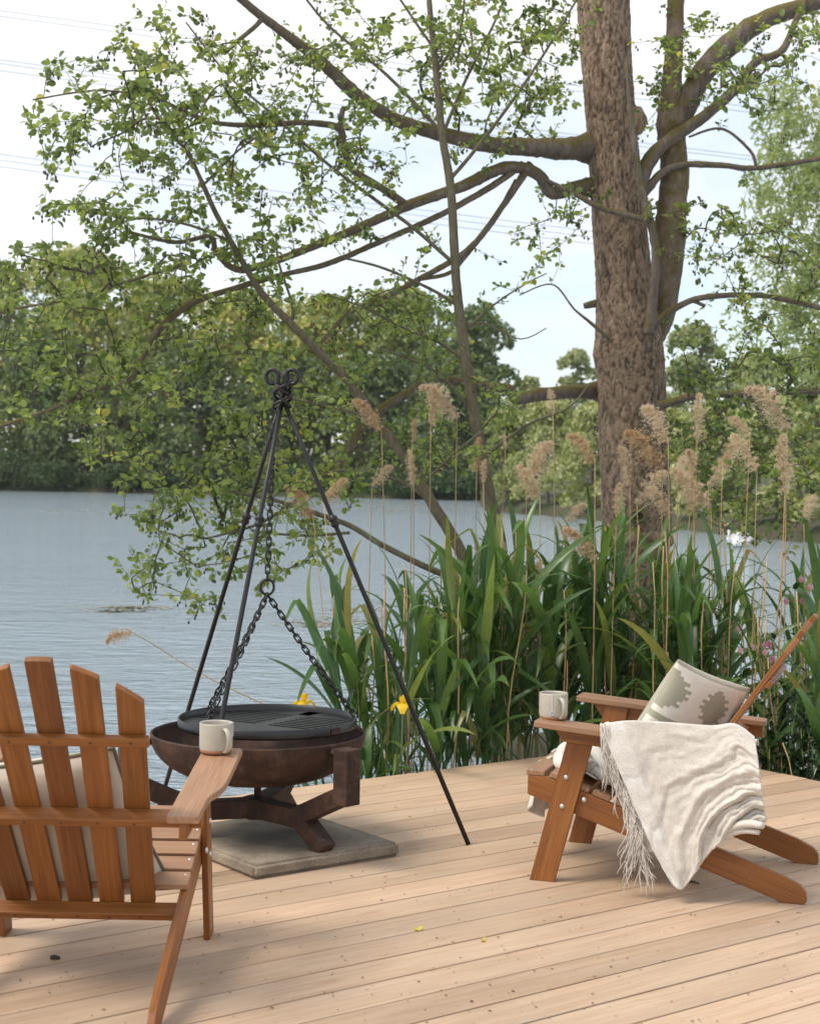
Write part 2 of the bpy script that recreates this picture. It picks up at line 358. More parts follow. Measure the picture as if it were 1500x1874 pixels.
# ------------------------------------------------------------------ lake and land
mb = MB(); mb.add([(-900, -60, WATER_Z), (900, -60, WATER_Z), (900, 700, WATER_Z), (-900, 700, WATER_Z)], [(0, 1, 2, 3)])
mb.build('lake', M_WATER, kind='structure', label='rippled grey blue lake reflecting the bright sky')
def land(name, line, prof, label):
    P = []
    for u, Y in line:
        base = onz(u, 1200, WATER_Z); d = Vector((ray(u, 900).x, ray(u, 900).y, 0)); d.normalize()
        p0 = Vector((ray(u, 900).x, ray(u, 900).y, 0)) * (Y / ray(u, 900).y)
        P.append([(p0.x + d.x * t, p0.y + d.y * t, WATER_Z + z + (0 if t < 1 else .35 * fbm(p0.x * .05, t * .05, 3) * min(1, t / 10))) for t, z in prof])
    m = MB(); m.grid(P); return m.build(name, M_SOIL, smooth=True, kind='structure', label=label)
def dens(l, n):
    out = []
    for (a, A), (b, B) in zip(l, l[1:]):
        for k in range(n): out.append((a + (b - a) * k / n, A + (B - A) * k / n + random.uniform(-.6, .6)))
    return out + [l[-1]]
FAR_LINE = [(-2600, 230), (-1200, 196), (0, 168), (250, 160), (420, 154), (700, 147), (900, 142), (1300, 150), (2600, 200)]
PEN_LINE = [(880, 118), (886, 98), (930, 91), (1000, 86), (1100, 76), (1220, 66), (1340, 58), (1500, 51), (1800, 43), (2600, 34)]
land('far_bank', dens(FAR_LINE, 10), [(-3, -.8), (0, -.1), (.5, .35), (3, .9), (12, 1.6), (40, 3.5), (120, 6), (500, 9)], 'wooded far bank of the lake')
land('right_bank', dens(PEN_LINE, 8), [(-2, -.8), (0, -.12), (.4, .25), (2, .5), (8, .9), (30, 1.6), (50, 1.9)], 'low shaded bank of the wooded spit across the water')

# ------------------------------------------------------------------ far woods
def shell_points(lobes, n):
    w = np.array([l[3] * l[4] + l[4] * l[5] + l[3] * l[5] for l in lobes]); w = w / w.sum()
    idx = rng.choice(len(lobes), n, p=w); L_ = np.array(lobes)[idx]
    d = rng.normal(size=(n, 3)); d /= np.linalg.norm(d, axis=1)[:, None]
    d[:, 2] = np.where(d[:, 2] < -.35, -d[:, 2], d[:, 2])
    r = rng.uniform(.55, 1.04, n) ** .6
    lump = np.array([1 + .22 * noise.noise(Vector(tuple(q * 2.4 + i))) for q, i in zip(d, idx)])
    P = L_[:, :3] + d * L_[:, 3:6] * (r * lump)[:, None]
    return P, d, r
def leaf_cards(P, d, size, tint, mat, name, spread=.9, long=1.5):
    n = len(P); nn = d + rng.normal(size=(n, 3)) * spread; nn /= np.linalg.norm(nn, axis=1)[:, None]
    t = np.cross(nn, rng.normal(size=(n, 3))); t /= np.linalg.norm(t, axis=1)[:, None]; b = np.cross(nn, t)
    s = (size * rng.uniform(.6, 1.35, n))[:, None]
    V = np.empty((n, 4, 3)); V[:, 0] = P - t * s * .5 * long; V[:, 1] = P + b * s * .45 + nn * s * .12; V[:, 2] = P + t * s * .5 * long; V[:, 3] = P - b * s * .45 + nn * s * .12
    return np_mesh(name, V.reshape(-1, 3), 4, np.arange(4 * n), mat, tint)
def trunk_mesh(base, top, r0, r1, limbs=0, spread=1., mat=None, seg=7, name='trunk', wob=.03):
    m = MB(); L_ = (top - base).length; pts = []
    for i in range(9):
        t = i / 8; pts.append(base.lerp(top, t) + Vector((fbm(base.x + t * 3, 0), fbm(base.x, t * 3 + 9), 0)) * wob * L_)
    m.tube(pts, [r0 + (r1 - r0) * (i / 8) ** .8 for i in range(9)], seg)
    for k in range(limbs):
        t = random.uniform(.35, .95); p = pts[int(t * 8)]; a = random.uniform(0, 6.28); le = spread * random.uniform(.5, 1)
        q = [p + Vector((math.cos(a) * le * s, math.sin(a) * le * s, le * (.35 * s + .4 * s * s))) for s in (0, .3, .65, 1)]
        m.tube(q, [r0 * .38, r0 * .26, r0 * .15, r0 * .05], 5)
    return m.mesh(name, mat or M_FARBARK, True)
def far_tree(name, label, u, vtop, wpx, vbase, Y, mat, n=3600, size=.5, cat='tree', trunk=True, group=None, lobes=11, flat=1., tint=(0, 1), low=.12, seed=None):
    top = at(u, vtop, Y); r = wpx * Y / F / 2
    base = at(u, vbase, Y); ht = top.z - base.z
    o = empty(name, base, 0, label=label, cat=cat, group=group)
    if Y > 140: size *= .78; n = int(n * 1.55)
    lb = []
    for k in range(lobes):
        t = low + (1 - low) * ((k + .5) / lobes) ** .9
        prof = math.sin(math.pi * min(1, .16 + t * .78)) ** .7
        rr = r * random.uniform(.34, .56); off = max(0, r * prof - rr * .6)
        a = k * 2.4 + random.uniform(-.5, .5); hz = rr * random.uniform(.75, 1.05) * flat
        lb.append((math.cos(a) * off, math.sin(a) * off * .8, min(ht * t, ht - hz), rr, rr, hz))
    lb.append((0, 0, ht - r * .42, r * .45, r * .45, r * .42)); lb.append((0, 0, ht * .55, r * .62, r * .6, ht * .28))
    P, d, rr = shell_points(lb, n)
    cl = np.array([noise.noise(Vector(tuple(p * (1.1 / max(r, .5)) * 1.6 + u))) for p in P])
    ti = np.clip(tint[0] + (tint[1] - tint[0]) * (.45 + .55 * cl + rng.normal(0, .18, n)), 0, 1)
    link('crown', leaf_cards(P, d, size, ti, mat, 'crown'), o)
    if trunk: link('trunk', trunk_mesh(Vector((0, 0, -.4)), Vector((0, 0, ht * .86)), max(.12, r * .065), r * .015, 7, r * .8), o)
    return o
FT = 'trees of the wood on the far bank'
far_tree('tall_oak', 'tall dense oak at the left end of the far wood, cut by the photo edge', -30, 470, 330, 890, 178, M_FARB, 4600, .6, group=FT)
far_tree('yellow_green_oak', 'tallest yellow green oak of the far wood, left of centre', 150, 452, 300, 890, 176, M_FARA, 5200, .6, group=FT, tint=(.25, 1))
far_tree('leaning_oak', 'olive green oak right of the tallest one in the far wood', 300, 505, 230, 892, 172, M_FARA, 4200, .55, group=FT, tint=(.1, .85))
far_tree('round_oak', 'broad yellow topped oak behind the fire pit tripod', 445, 535, 260, 895, 170, M_FARA, 4600, .55, group=FT, tint=(.3, 1))
far_tree('spreading_oak', 'yellow green oak just right of the tripod top in the far wood', 600, 540, 230, 898, 168, M_FARA, 4200, .55, group=FT, tint=(.2, .95))
far_tree('tall_ash', 'tall green ash behind the slim sapling trunk', 735, 525, 220, 902, 166, M_FARB, 4200, .55, group=FT, tint=(.3, 1))
far_tree('dark_maple', 'dark rounded maple at the right end of the far wood', 865, 560, 165, 906, 160, M_FARB, 4000, .5, group=FT, tint=(.0, .75))
for k, (u, vt, w, vb, Y, m_, ti, lab) in enumerate([
        (60, 600, 210, 896, 171, M_FARB, (0, .6), 'low dark tree leaning over the left shore of the far bank'),
        (215, 640, 200, 898, 168, M_FARB, (.1, .8), 'bushy green tree above the stone edging of the far shore'),
        (360, 620, 190, 900, 165, M_FARB, (0, .7), 'deep green tree left of the tripod legs on the far shore'),
        (520, 640, 210, 902, 163, M_FARB, (0, .6), 'dark green tree directly behind the tripod knot'),
        (680, 650, 190, 905, 160, M_FARB, (0, .55), 'shadowy tree behind the leaning sapling on the far shore'),
        (815, 660, 190, 909, 152, M_FARB, (.0, .5), 'shadowy round tree left of the pale bushes on the far shore')]):
    far_tree('waterside_tree', lab, u, vt, w, vb, Y, m_, 3600, .5, group='trees along the far waterline', tint=ti, low=.05)
far_tree('pale_poplar', 'small pale tree in the sky gap left of the big trunk', 1050, 640, 100, 905, 175, M_FARC, 2200, .5, group='pale trees beyond the spit', tint=(.2, .8))
far_tree('pale_tree', 'low pale green tree behind the gap left of the trunk', 965, 690, 90, 905, 180, M_FARC, 1800, .5, group='pale trees beyond the spit', tint=(.3, 1))
far_tree('pale_tree', 'tall pale green tree just right of the big trunk', 1265, 592, 140, 905, 150, M_FARC, 3400, .5, group='pale trees beyond the spit', tint=(0, .7))
far_tree('pale_tree', 'pale tree half behind the lower right alder branch', 1375, 650, 130, 900, 120, M_FARC, 3000, .42, group='pale trees beyond the spit', tint=(.1, .9))
far_tree('pale_tree', 'pale tree at the right photo edge below the willow', 1490, 640, 150, 900, 105, M_FARC, 3200, .4, group='pale trees beyond the spit', tint=(.1, .9))
BU = 'blossoming bushes along the spit'
for u, vt, w, vb, Y, lab in [(925, 742, 120, 935, 93, 'yellow green bush at the water tip of the spit'), (1000, 722, 150, 945, 88, 'large pale bush left of the big trunk across the water'),
        (1085, 735, 150, 955, 80, 'cream flowering bush touching the left side of the big trunk'), (1200, 745, 160, 962, 72, 'cream flowering bush hidden behind the big trunk'),
        (1310, 735, 170, 972, 64, 'cream flowering bush right of the big trunk behind the plumes'), (1420, 725, 190, 980, 57, 'broad pale bush behind the right hand plumes'), (1540, 715, 200, 990, 52, 'pale bush cut by the right photo edge across the water')]:
    far_tree('blossoming_bush', lab, u, vt, w, vb, Y, M_BLOSSOM, 6500, .17, 'bush', True, BU, 13, 1., (0, .95) if u > 950 else (.0, .55), .03)
SH = 'low shrubs at the far waterline'
for u, vt, w, vb, Y, lab in [(20, 828, 130, 899, 167, 'low green shrub at the left end of the far waterline'), (95, 845, 110, 899, 164, 'bright low shrub left of the stone edging'), (205, 850, 90, 900, 162, 'small shrub right above the stone edging'),
        (290, 835, 120, 901, 160, 'low shrub behind the drooping alder tips'), (400, 842, 130, 903, 157, 'dark low shrub left of the tripod collars'), (560, 850, 150, 905, 153, 'dark low shrub behind the tripod collars'), (700, 858, 150, 909, 150, 'dark low shrub behind the leaning sapling stem'), (830, 862, 140, 914, 143, 'dark low shrub left of the spit'), (-40, 840, 110, 898, 169, 'shrub cut by the left photo edge at the waterline'), (150, 862, 100, 902, 165.5, 'ragged shrub hanging over the stone edging'), (250, 858, 90, 903, 161, 'ragged shrub right of the stone edging'), (345, 856, 100, 904, 158, 'ragged shrub behind the lowest alder tips'), (480, 860, 120, 906, 155, 'ragged shrub between the tripod legs on the far shore'), (630, 866, 110, 909, 151, 'ragged shrub right of the tripod on the far shore'), (770, 870, 110, 913, 145.5, 'ragged shrub behind the slim alder on the far shore')]:
    far_tree('waterside_shrub', lab, u, vt, w, vb, Y, M_SHRUB, 1700, .32, 'shrub', False, SH, 8, 1., (0, .75), .05)
# a woodland mass further back that closes the gaps between the trunks
def wood_mass():
    Vs = []; n = 15000
    u = rng.uniform(-500, 905, n); t = rng.uniform(0, 1, n) ** 1.2; P = np.empty((n, 3))
    for i in range(n):
        top = 600 + 30 * noise.noise(Vector((u[i] * .01, 3, 0))) - (40 if u[i] < 250 else 0)
        p = at(u[i], 895 + (top - 895) * t[i], 184 + 8 * rng.uniform()); P[i] = p
    d = np.tile(np.array([0, -1, .4]), (n, 1))
    me = leaf_cards(P, d, .75, np.clip(rng.normal(.35, .25, n), 0, 1), M_FARB, 'woodland')
    link('woodland', me, kind='stuff', label='dark understorey mass deep inside the far wood')
wood_mass()
# stone edging at the far waterline
o = empty('stone_edging', at(140, 897, 168), 0, label='short grey stone edging at the far left waterline', cat='stone edging')
for k in range(6):
    p = at(100 + k * 15, 893 + (k % 2), 167.5); q = p - o.location
    m = MB(); m.box((q.x, q.y, q.z), (.8 + .15 * (k % 3), .6, .42 + .1 * (k % 2))); m.build('stone', M_STONE, o, bevel=.06)
# overhead cables
CABLES = [(12, 'uppermost of the faint power cables crossing the sky'), (22, 'second power cable from the top of the sky'), (102, 'upper cable of the middle group of three in the sky'), (109, 'middle cable of the middle group of three in the sky'),
          (122, 'lower cable of the middle group of three in the sky'), (275, 'upper cable of the lowest group of three in the sky'), (286, 'middle cable of the lowest group of three in the sky'), (298, 'lowest of the faint power cables crossing the sky')]
for y0, lab in CABLES:
    pts = [at(u, y0 + .128 * u - .000012 * u * (1500 - u) * 0, 135 + 12 * (u / 1500)) - Vector((0, 0, 1.2 * (1 - ((u - 750) / 1250) ** 2) * .4)) for u in range(-500, 2001, 100)]
    MB().tube(pts, .026, 5).build('power_cable', M_CABLE, label=lab, cat='cable', group='power cables across the sky')
# swan
def swan():
    p = at(1352, 1003, 47.5); p.z = WATER_Z; o = empty('swan', p, 0, label='white swan swimming beyond the reeds right of the big trunk', cat='swan')
    prof = [(-.42, .06, .16), (-.36, .11, .10), (-.2, .20, .12), (0, .23, .15), (.2, .20, .16), (.36, .12, .22), (.48, .045, .30), (.56, .012, .34)]
    P = []
    for x, r, z in prof: P.append([(x, r * .9 * math.cos(a), z + r * math.sin(a) * (.85 if math.sin(a) > 0 else .55)) for a in np.linspace(0, 2 * math.pi, 14, endpoint=False)])
    m = MB(); m.grid(P, True); m.f.append(tuple(range(13, -1, -1)))
    m.tube([(-.36, 0, .16), (-.46, 0, .30), (-.44, 0, .48), (-.40, 0, .62), (-.44, 0, .72), (-.52, 0, .73)], [.085, .06, .045, .042, .05, .035], 10)
    m.build('body', M_SWAN, o, smooth=True)
    for s in (-1, 1):
        w = MB(); w.grid([[(x, s * (.19 + .05 * math.sin(3.1 * t)) * (1 - .5 * t), z + .17 * math.sin(1.9 * t + .4) + k * .03) for k, z in ((0, .12), (1, .2), (2, .26))] for t, x in ((0, -.2), (.35, 0), (.7, .25), (1, .5))]); w.build('wing', M_SWAN, o, smooth=True)
    MB().tube([(-.53, 0, .725), (-.60, 0, .70), (-.64, 0, .685)], [.028, .02, .01], 8).build('beak', M_BEAK, o, smooth=True)
    MB().tube([(-.515, 0, .75), (-.545, 0, .738)], [.03, .024], 8).build('face_mask', M_BLACKSKIN, o, smooth=True)
    o.scale = (.95, .95, .95); o.rotation_euler.z = .5
swan()
# floating algae and pollen
def algae():
    m = MB()
    def fleck(p, r):
        k = random.randint(5, 7); a0 = random.uniform(0, 6)
        m.add([(p.x + r * random.uniform(.6, 1.3) * math.cos(a0 + 6.283 * i / k), p.y + r * 1.2 * random.uniform(.6, 1.3) * math.sin(a0 + 6.283 * i / k), WATER_Z + .012) for i in range(k)], [tuple(range(k))])
    for (u, v, ru, rv, n, r) in [(240, 1113, 75, 3, 190, .032), (225, 1119, 50, 2, 70, .04), (610, 1140, 90, 12, 260, .03), (640, 1118, 60, 5, 90, .03), (720, 928, 110, 14, 300, .16), (800, 930, 80, 12, 200, .15), (560, 935, 90, 8, 90, .15), (330, 931, 60, 3, 60, .16), (120, 935, 60, 3, 40, .15)]:
        for _ in range(n):
            a = random.gauss(0, .5); b = random.gauss(0, .5); fleck(onz(u + a * ru, v + b * rv, WATER_Z), r * random.uniform(.3, 1.5))
    m.build('floating_algae', M_ALGAE, kind='stuff', label='patches of pale pollen and algae floating on the lake')
algae()

# ------------------------------------------------------------------ haze over the water
def haze():
    m = bpy.data.materials.new('haze'); m.use_nodes = True; t = m.node_tree; t.nodes.clear(); o = t.nodes.new('ShaderNodeOutputMaterial'); p = t.nodes.new('ShaderNodeVolumePrincipled')
    p.inputs['Color'].default_value = (.98, .99, 1, 1); p.inputs['Density'].default_value = .00016; p.inputs['Anisotropy'].default_value = .2; t.links.new(p.outputs[0], o.inputs['Volume'])
    b = MB(); b.box((0, 420, 23.8), (2400, 1060, 52.4)); b.build('haze', m, kind='stuff', label='thin summer haze over the lake')
haze()
# ------------------------------------------------------------------ deck
A = math.radians(36.8); DT = Vector((math.cos(A), math.sin(A), 0)); DN = Vector((-math.sin(A), math.cos(A), 0))
deck = empty('deck', (0, 0, 0), 0, label='pale larch deck of long parallel boards at the water edge'); deck['kind'] = 'structure'
PITCH, EDGE, TEND = .1675, 6.152, 6.19
for k in range(31):
    n0 = EDGE - PITCH * (k + 1); ln = 8.0; wd = PITCH - .0075
    end = TEND + random.uniform(-.004, .004)
    m = MB(); m.box((0, 0, 0), (ln, wd, .028)); me = m.mesh('board', M_DECK, False, .0035, 2)
    c = DT * (end - ln / 2) + DN * (n0 + PITCH / 2)
    M = Matrix.Translation(c + Vector((0, 0, -.014 + random.uniform(-.0006, .0006)))) @ Matrix.Rotation(A + random.uniform(-.0002, .0002), 4, 'Z')
    link('board', me, deck, M)
for t in np.arange(-1.2, 6.2, .6):
    m = MB(); m.box((0, 0, 0), (5.3, .05, .12)); c = DT * float(t + .05) + DN * 3.45
    link('joist', m.mesh('joist', M_JOIST), deck, Matrix.Translation(c + Vector((0, 0, -.092))) @ Matrix.Rotation(A + math.pi / 2, 4, 'Z'))
for (t, n) in [(6.0, 6.0), (4.0, 6.0), (2.0, 6.0), (6.0, 4.0), (6.0, 2.0)]:
    m = MB(); m.box((0, 0, 0), (.1, .1, .8)); c = DT * t + DN * n; link('post', m.mesh('post', M_JOIST), deck, Matrix.Translation(c + Vector((0, 0, -.555))))

# ------------------------------------------------------------------ adirondack chairs
def frame(o, x, y=None, z=None):
    x = Vector(x).normalized()
    if y is not None: y = Vector(y); y = (y - x * y.dot(x)).normalized(); z = x.cross(y)
    else: z = Vector(z); z = (z - x * z.dot(x)).normalized(); y = z.cross(x)
    return Matrix(((x.x, y.x, z.x, o[0]), (x.y, y.y, z.y, o[1]), (x.z, y.z, z.z, o[2]), (0, 0, 0, 1)))
def plank(name, poly, th, M, parent, mat=None, bevel=.003):
    n = len(poly); m = MB(); m.add([(x, y, -th / 2) for x, y in poly] + [(x, y, th / 2) for x, y in poly],
        [tuple(range(n - 1, -1, -1)), tuple(range(n, 2 * n))] + [(i, (i + 1) % n, n + (i + 1) % n, n + i) for i in range(n)])
    return link(name, m.mesh(name, mat or M_TEAK, False, bevel, 2), parent, M)
def rect(l, w): return [(-l / 2, -w / 2), (l / 2, -w / 2), (l / 2, w / 2), (-l / 2, w / 2)]
WO, TL, WL, TY = .330, .020, .092, .258
def zarm(yb): return .592 - .057 * (yb - .026) / .734
SB = math.atan(.704); CS, SN = math.cos(SB), math.sin(SB)
def backpt(z): return .574 + .704 * (z - .4)               # rear face of the back slats
def chair(label, loc, a):
    # local frame: x right of the sitter, y forward, z up; "yb" below counts backwards
    o = empty('adirondack_chair', loc, -a, label=label, cat='chair', group='two matching wooden garden chairs')
    for s in (-1, 1):
        # front leg, lying board: outline in (yb, z)
        ztop = zarm(.18) - .024
        poly = [(0, 0), (WL, 0), (WL + TY * ztop, ztop), (TY * ztop, ztop + .012)]
        # length along local X: map outline so X runs along the leg
        ax = Vector((0, -TY, 1)); Mx = frame((s * (WO - TL / 2), 0, 0), ax, z=(1, 0, 0))
        inv = Mx.inverted(); pl = [inv @ Vector((s * (WO - TL / 2), -y, z)) for y, z in poly]; pl = [(p.x, p.y) for p in pl]
        if sum(pl[i][0] * pl[(i + 1) % 4][1] - pl[(i + 1) % 4][0] * pl[i][1] for i in range(4)) < 0: pl.reverse()
        leg = plank('front_leg', pl, TL, Mx, o)
        for (yb, z) in ((.138, .338), (.205, .262), (.125, .232)):
            m = MB(); m.lathe([(.0001, .0055), (.006, .0048), (.009, .0018), (.0095, 0), (.0095, -.002)], 14)
            b = m.mesh('bolt', M_BOLT, True)
            link('bolt', b, o, frame((s * (WO + .0005), -yb + .008, z + .045), (0, 1, 0), z=(s, 0, 0)))
        # side rail running down to the floor behind
        pts = [(-.017, .307), (.893, 0), (.966, 0), (.976, .012), (.972, .045), (.955, .066), (.90, .092), (.10, .362), (.055, .377), (-.017, .377)]
        Mx = frame((s * (WO - TL - .0115), 0, 0), (0, -.948, -.319), z=(1, 0, 0)); inv = Mx.inverted()
        pl = [inv @ Vector((s * (WO - TL - .0115), -y, z)) for y, z in pts]; pl = [(p.x, p.y) for p in pl]
        if sum(pl[i][0] * pl[(i + 1) % len(pl)][1] - pl[(i + 1) % len(pl)][0] * pl[i][1] for i in range(len(pl))) < 0: pl.reverse()
        plank('side_rail', pl, .022, Mx, o)
        # arm: broad at the front, its outer edge steps in towards the back
        out = [(.026, .295), (.026, .408), (.034, .418), (.43, .418), (.50, .408), (.55, .392), (.60, .386), (.765, .386), (.765, .299)]
        cz = lambda yb: zarm(yb) - .011
        Mx = frame((0, 0, 0), (0, -.734, -.057), z=(0, 0, 1)); inv = Mx.inverted()
        org = Vector((s * .355, -.395, cz(.395))); Mx.translation = org; inv = Mx.inverted()
        pl = [inv @ Vector((s * x, -yb, cz(yb))) for yb, x in out]; pl = [(p.x, p.y) for p in pl]
        if sum(pl[i][0] * pl[(i + 1) % len(pl)][1] - pl[(i + 1) % len(pl)][0] * pl[i][1] for i in range(len(pl))) < 0: pl.reverse()
        plank('armrest', pl, .022, Mx, o, M_FADED_SHEEN, bevel=.004)
        # bearer under the arm, slanted front end
        y0, y1 = .088, .755; zb = lambda yb: zarm(yb) - .0225
        pts = [(y0, zb(y0)), (y1, zb(y1)), (y1, zb(y1) - .048), (y0 + .03, zb(y0 + .03) - .048)]
        xx = s * (WO + .012); Mx = frame((xx, -.42, zb(.42) - .024), (0, -.734, -.057), z=(1, 0, 0)); inv = Mx.inverted()
        pl = [inv @ Vector((xx, -y, z)) for y, z in pts]; pl = [(p.x, p.y) for p in pl]
        if sum(pl[i][0] * pl[(i + 1) % 4][1] - pl[(i + 1) % 4][0] * pl[i][1] for i in range(4)) < 0: pl.reverse()
        plank('arm_bearer', pl, .022, Mx, o)
    # seat slats
    W2 = 2 * (WO - TL) + .002
    seat = [(.012, .377 + .010, 0)] + [(.098 + .0785 * i, .3635 - .337 * (.098 + .0785 * i - .10) + .0105, .325) for i in range(5)]
    for yb, z, sl_ in seat:
        Mx = frame((0, -yb, z), (1, 0, 0), y=(0, -math.cos(sl_), -math.sin(sl_))); s_ = plank('seat_slat', rect(W2, .068), .019, Mx, o, M_FADED_SHEEN)
        for s in (-1, 1):
            for d in (-.018,):
                m = MB(); m.lathe([(.0001, .0012), (.0042, .0008), (.0048, 0)], 10); link('screw', m.mesh('screw', M_BOLT, True), o, frame(Vector((s * (WO - TL - .012), -yb - d * math.cos(sl_), z - d * math.sin(sl_))) + Vector((0, -math.sin(sl_) * -.0, 0)) + Vector((0, math.sin(sl_) * -.0097, math.cos(sl_) * .0097)), (1, 0, 0), z=(0, -math.sin(sl_), math.cos(sl_))))
    # back slats, a fan of five; plane axes: along slope and across
    e2 = Vector((0, -SN, CS)); nrm = Vector((0, -CS, -SN))       # nrm points out of the rear face
    zb0 = .205; P0 = Vector((0, -backpt(zb0), zb0))
    def back(sx, l, off=0): return P0 + Vector((1, 0, 0)) * sx + e2 * l + nrm * off
    Ltot = (.971 - zb0) / CS
    for i in range(-2, 3):
        sb, st = i * .0904, i * .1141; half = .0352
        def lt(s): s = abs(s); return Ltot - (.030 * s / .13 if s < .03 else .0069 + (s - .03) * .30 + max(0, s - .03) ** 2 * 1.15)
        ang = math.atan2(st - sb, Ltot)
        outl = [(0, -half), (0, half)]
        tops = [(lt(st + q * half) , q * half) for q in (1, .5, 0, -.5, -1)]
        if i == 0: tops = [(Ltot - .002, half), (Ltot, 0), (Ltot - .002, -half)]
        pl = [(x, -y) for x, y in outl] + [(x / math.cos(ang), -y) for x, y in tops]
        ux = (e2 * math.cos(ang) + Vector((1, 0, 0)) * math.sin(ang)); Mx = frame(back(sb, 0, -.010), ux, z=nrm)
        if sum(pl[k][0] * pl[(k + 1) % len(pl)][1] - pl[(k + 1) % len(pl)][0] * pl[k][1] for k in range(len(pl))) < 0: pl.reverse()
        inv = Mx.inverted(); yv = (inv.to_3x3() @ Vector((1, 0, 0))).y
        if yv > 0: pl = [(x, -y) for x, y in pl][::-1]
        plank('back_slat', pl, .020, Mx, o)
    def batten(name, z, hw, alo, nor):
        l = (z - zb0) / CS - alo / 2
        Mx = frame(back(0, l, nor / 2 + .0005), (1, 0, 0), z=nrm); r_ = plank(name, rect(2 * hw, alo), nor, Mx, o)
        for i in range(-2, 3):
            sx = i * (.0904 + (.1141 - .0904) * l / Ltot)
            if abs(sx) < hw:
                m = MB(); m.lathe([(.0001, .0004), (.003, .0012), (.0045, 0)], 8); link('screw', m.mesh('screw', M_SCREW, True), o, frame(back(sx, l, nor + .001), (1, 0, 0), z=nrm))
        return r_
    batten('upper_batten', .764, .262, .030, .020)
    batten('arm_batten', .534, .385, .027, .046)
    batten('lower_batten', .214, WO - TL - .0235, .027, .046)
    return o
CL = chair('wooden garden chair at the left seen from behind, fanned slats', (-.9333, 4.9612, 0), .0086)
CR = chair('wooden garden chair at the right seen from the side, draped with a throw', (.5551, 5.9757, 0), -1.2498)
bpy.context.view_layer.update()
def cw(ch, x, yb, z): return ch.matrix_world @ Vector((x, -yb, z))

# ------------------------------------------------------------------ mugs
def mug(label, p, rz, tagged):
    o = empty('mug', p, rz, label=label, cat='mug', group='matching stoneware mugs on the armrests')
    R, Hh = .0515, .094
    m = MB(); m.lathe([(R * .97, .012), (R * 1.0, .02), (R * 1.005, .05), (R, Hh - .004), (R * .985, Hh), (R * .93, Hh - .001), (R * .91, Hh - .006), (R * .91, .012), (.001, .010)], 48); m.build('cup', M_MUG, o, smooth=True)
    m = MB(); m.lathe([(.001, 0), (R * .90, 0), (R * .955, .004), (R * .97, .0121), (R * .9, .013)], 48); m.build('base', M_CLAY, o, smooth=True)
    m = MB(); m.lathe([(.0005, Hh - .022), (R * .905, Hh - .022)], 40); m.build('tea', M_TEA, o)
    pts = []
    for t in np.linspace(0, 1, 15):
        a = math.pi * (.5 - t); pts.append((R * .985 + .027 * math.cos(a) ** .8 if math.cos(a) > 0 else R * .985, 0, Hh * .52 + .030 * math.sin(a) - (.012 * t)))
    m = MB(); m.tube(pts, [.009] + [.0085] * 13 + [.007], 10, flat=.55); m.build('handle', M_MUG, o, smooth=True)
    m = MB()
    a = math.radians(-35 if tagged else 60)
    c, s = math.cos(a), math.sin(a)
    if tagged:
        st = [(R * .5 * c, R * .5 * s, Hh - .022), (R * .92 * c, R * .92 * s, Hh - .002), (R * 1.0 * c, R * 1.0 * s, Hh + .0015), (R * 1.02 * c, R * 1.02 * s, Hh - .004), (R * 1.025 * c, R * 1.025 * s, .034)]
        m.tube(st, .0009, 5); m.build('tea_string', M_STRING, o)
        q = frame((R * 1.03 * c, R * 1.03 * s, .026), (-s, c, 0), z=(c, s, 0))
        m = MB(); m.box((0, 0, 0), (.015, .016, .0006)); m.build('tea_tag', M_PAPER, o, q)
        m = MB()
        for bx, by, w, h_ in ((0, .0055, .010, .0012), (0, -.0055, .010, .0012), (-.0045, 0, .0012, .011), (.0045, 0, .0012, .011), (-.001, 0, .003, .0045), (.002, .001, .0012, .005)): m.box((bx, by, .0006), (w, h_, .0004))
        m.build('tag_print', M_INK, o, q)
    else:
        st = [(R * .2, R * .2, Hh - .022), (R * .9 * c, R * .9 * s, Hh), (R * 1.0 * c, R * 1.0 * s, Hh + .001), (R * 1.02 * c, R * 1.02 * s, Hh - .006), (R * 1.02 * c, R * 1.02 * s, .05)]
        m.tube(st, .0009, 5); m.build('tea_string', M_STRING, o)
    return o
pL = cw(CL, .352, .090, zarm(.09) + .0005)
mug('speckled stoneware mug on the armrest of the left chair', onplane(395, 1377, cw(CL, .35, .09, zarm(.09) + .001), Vector((0, 0, 1))), math.radians(-52), False)
mug('speckled stoneware mug with a tea tag on the right chair armrest', onplane(1012, 1315, cw(CR, -.35, .09, zarm(.09) + .001), Vector((0, 0, 1))), math.radians(-65), True)

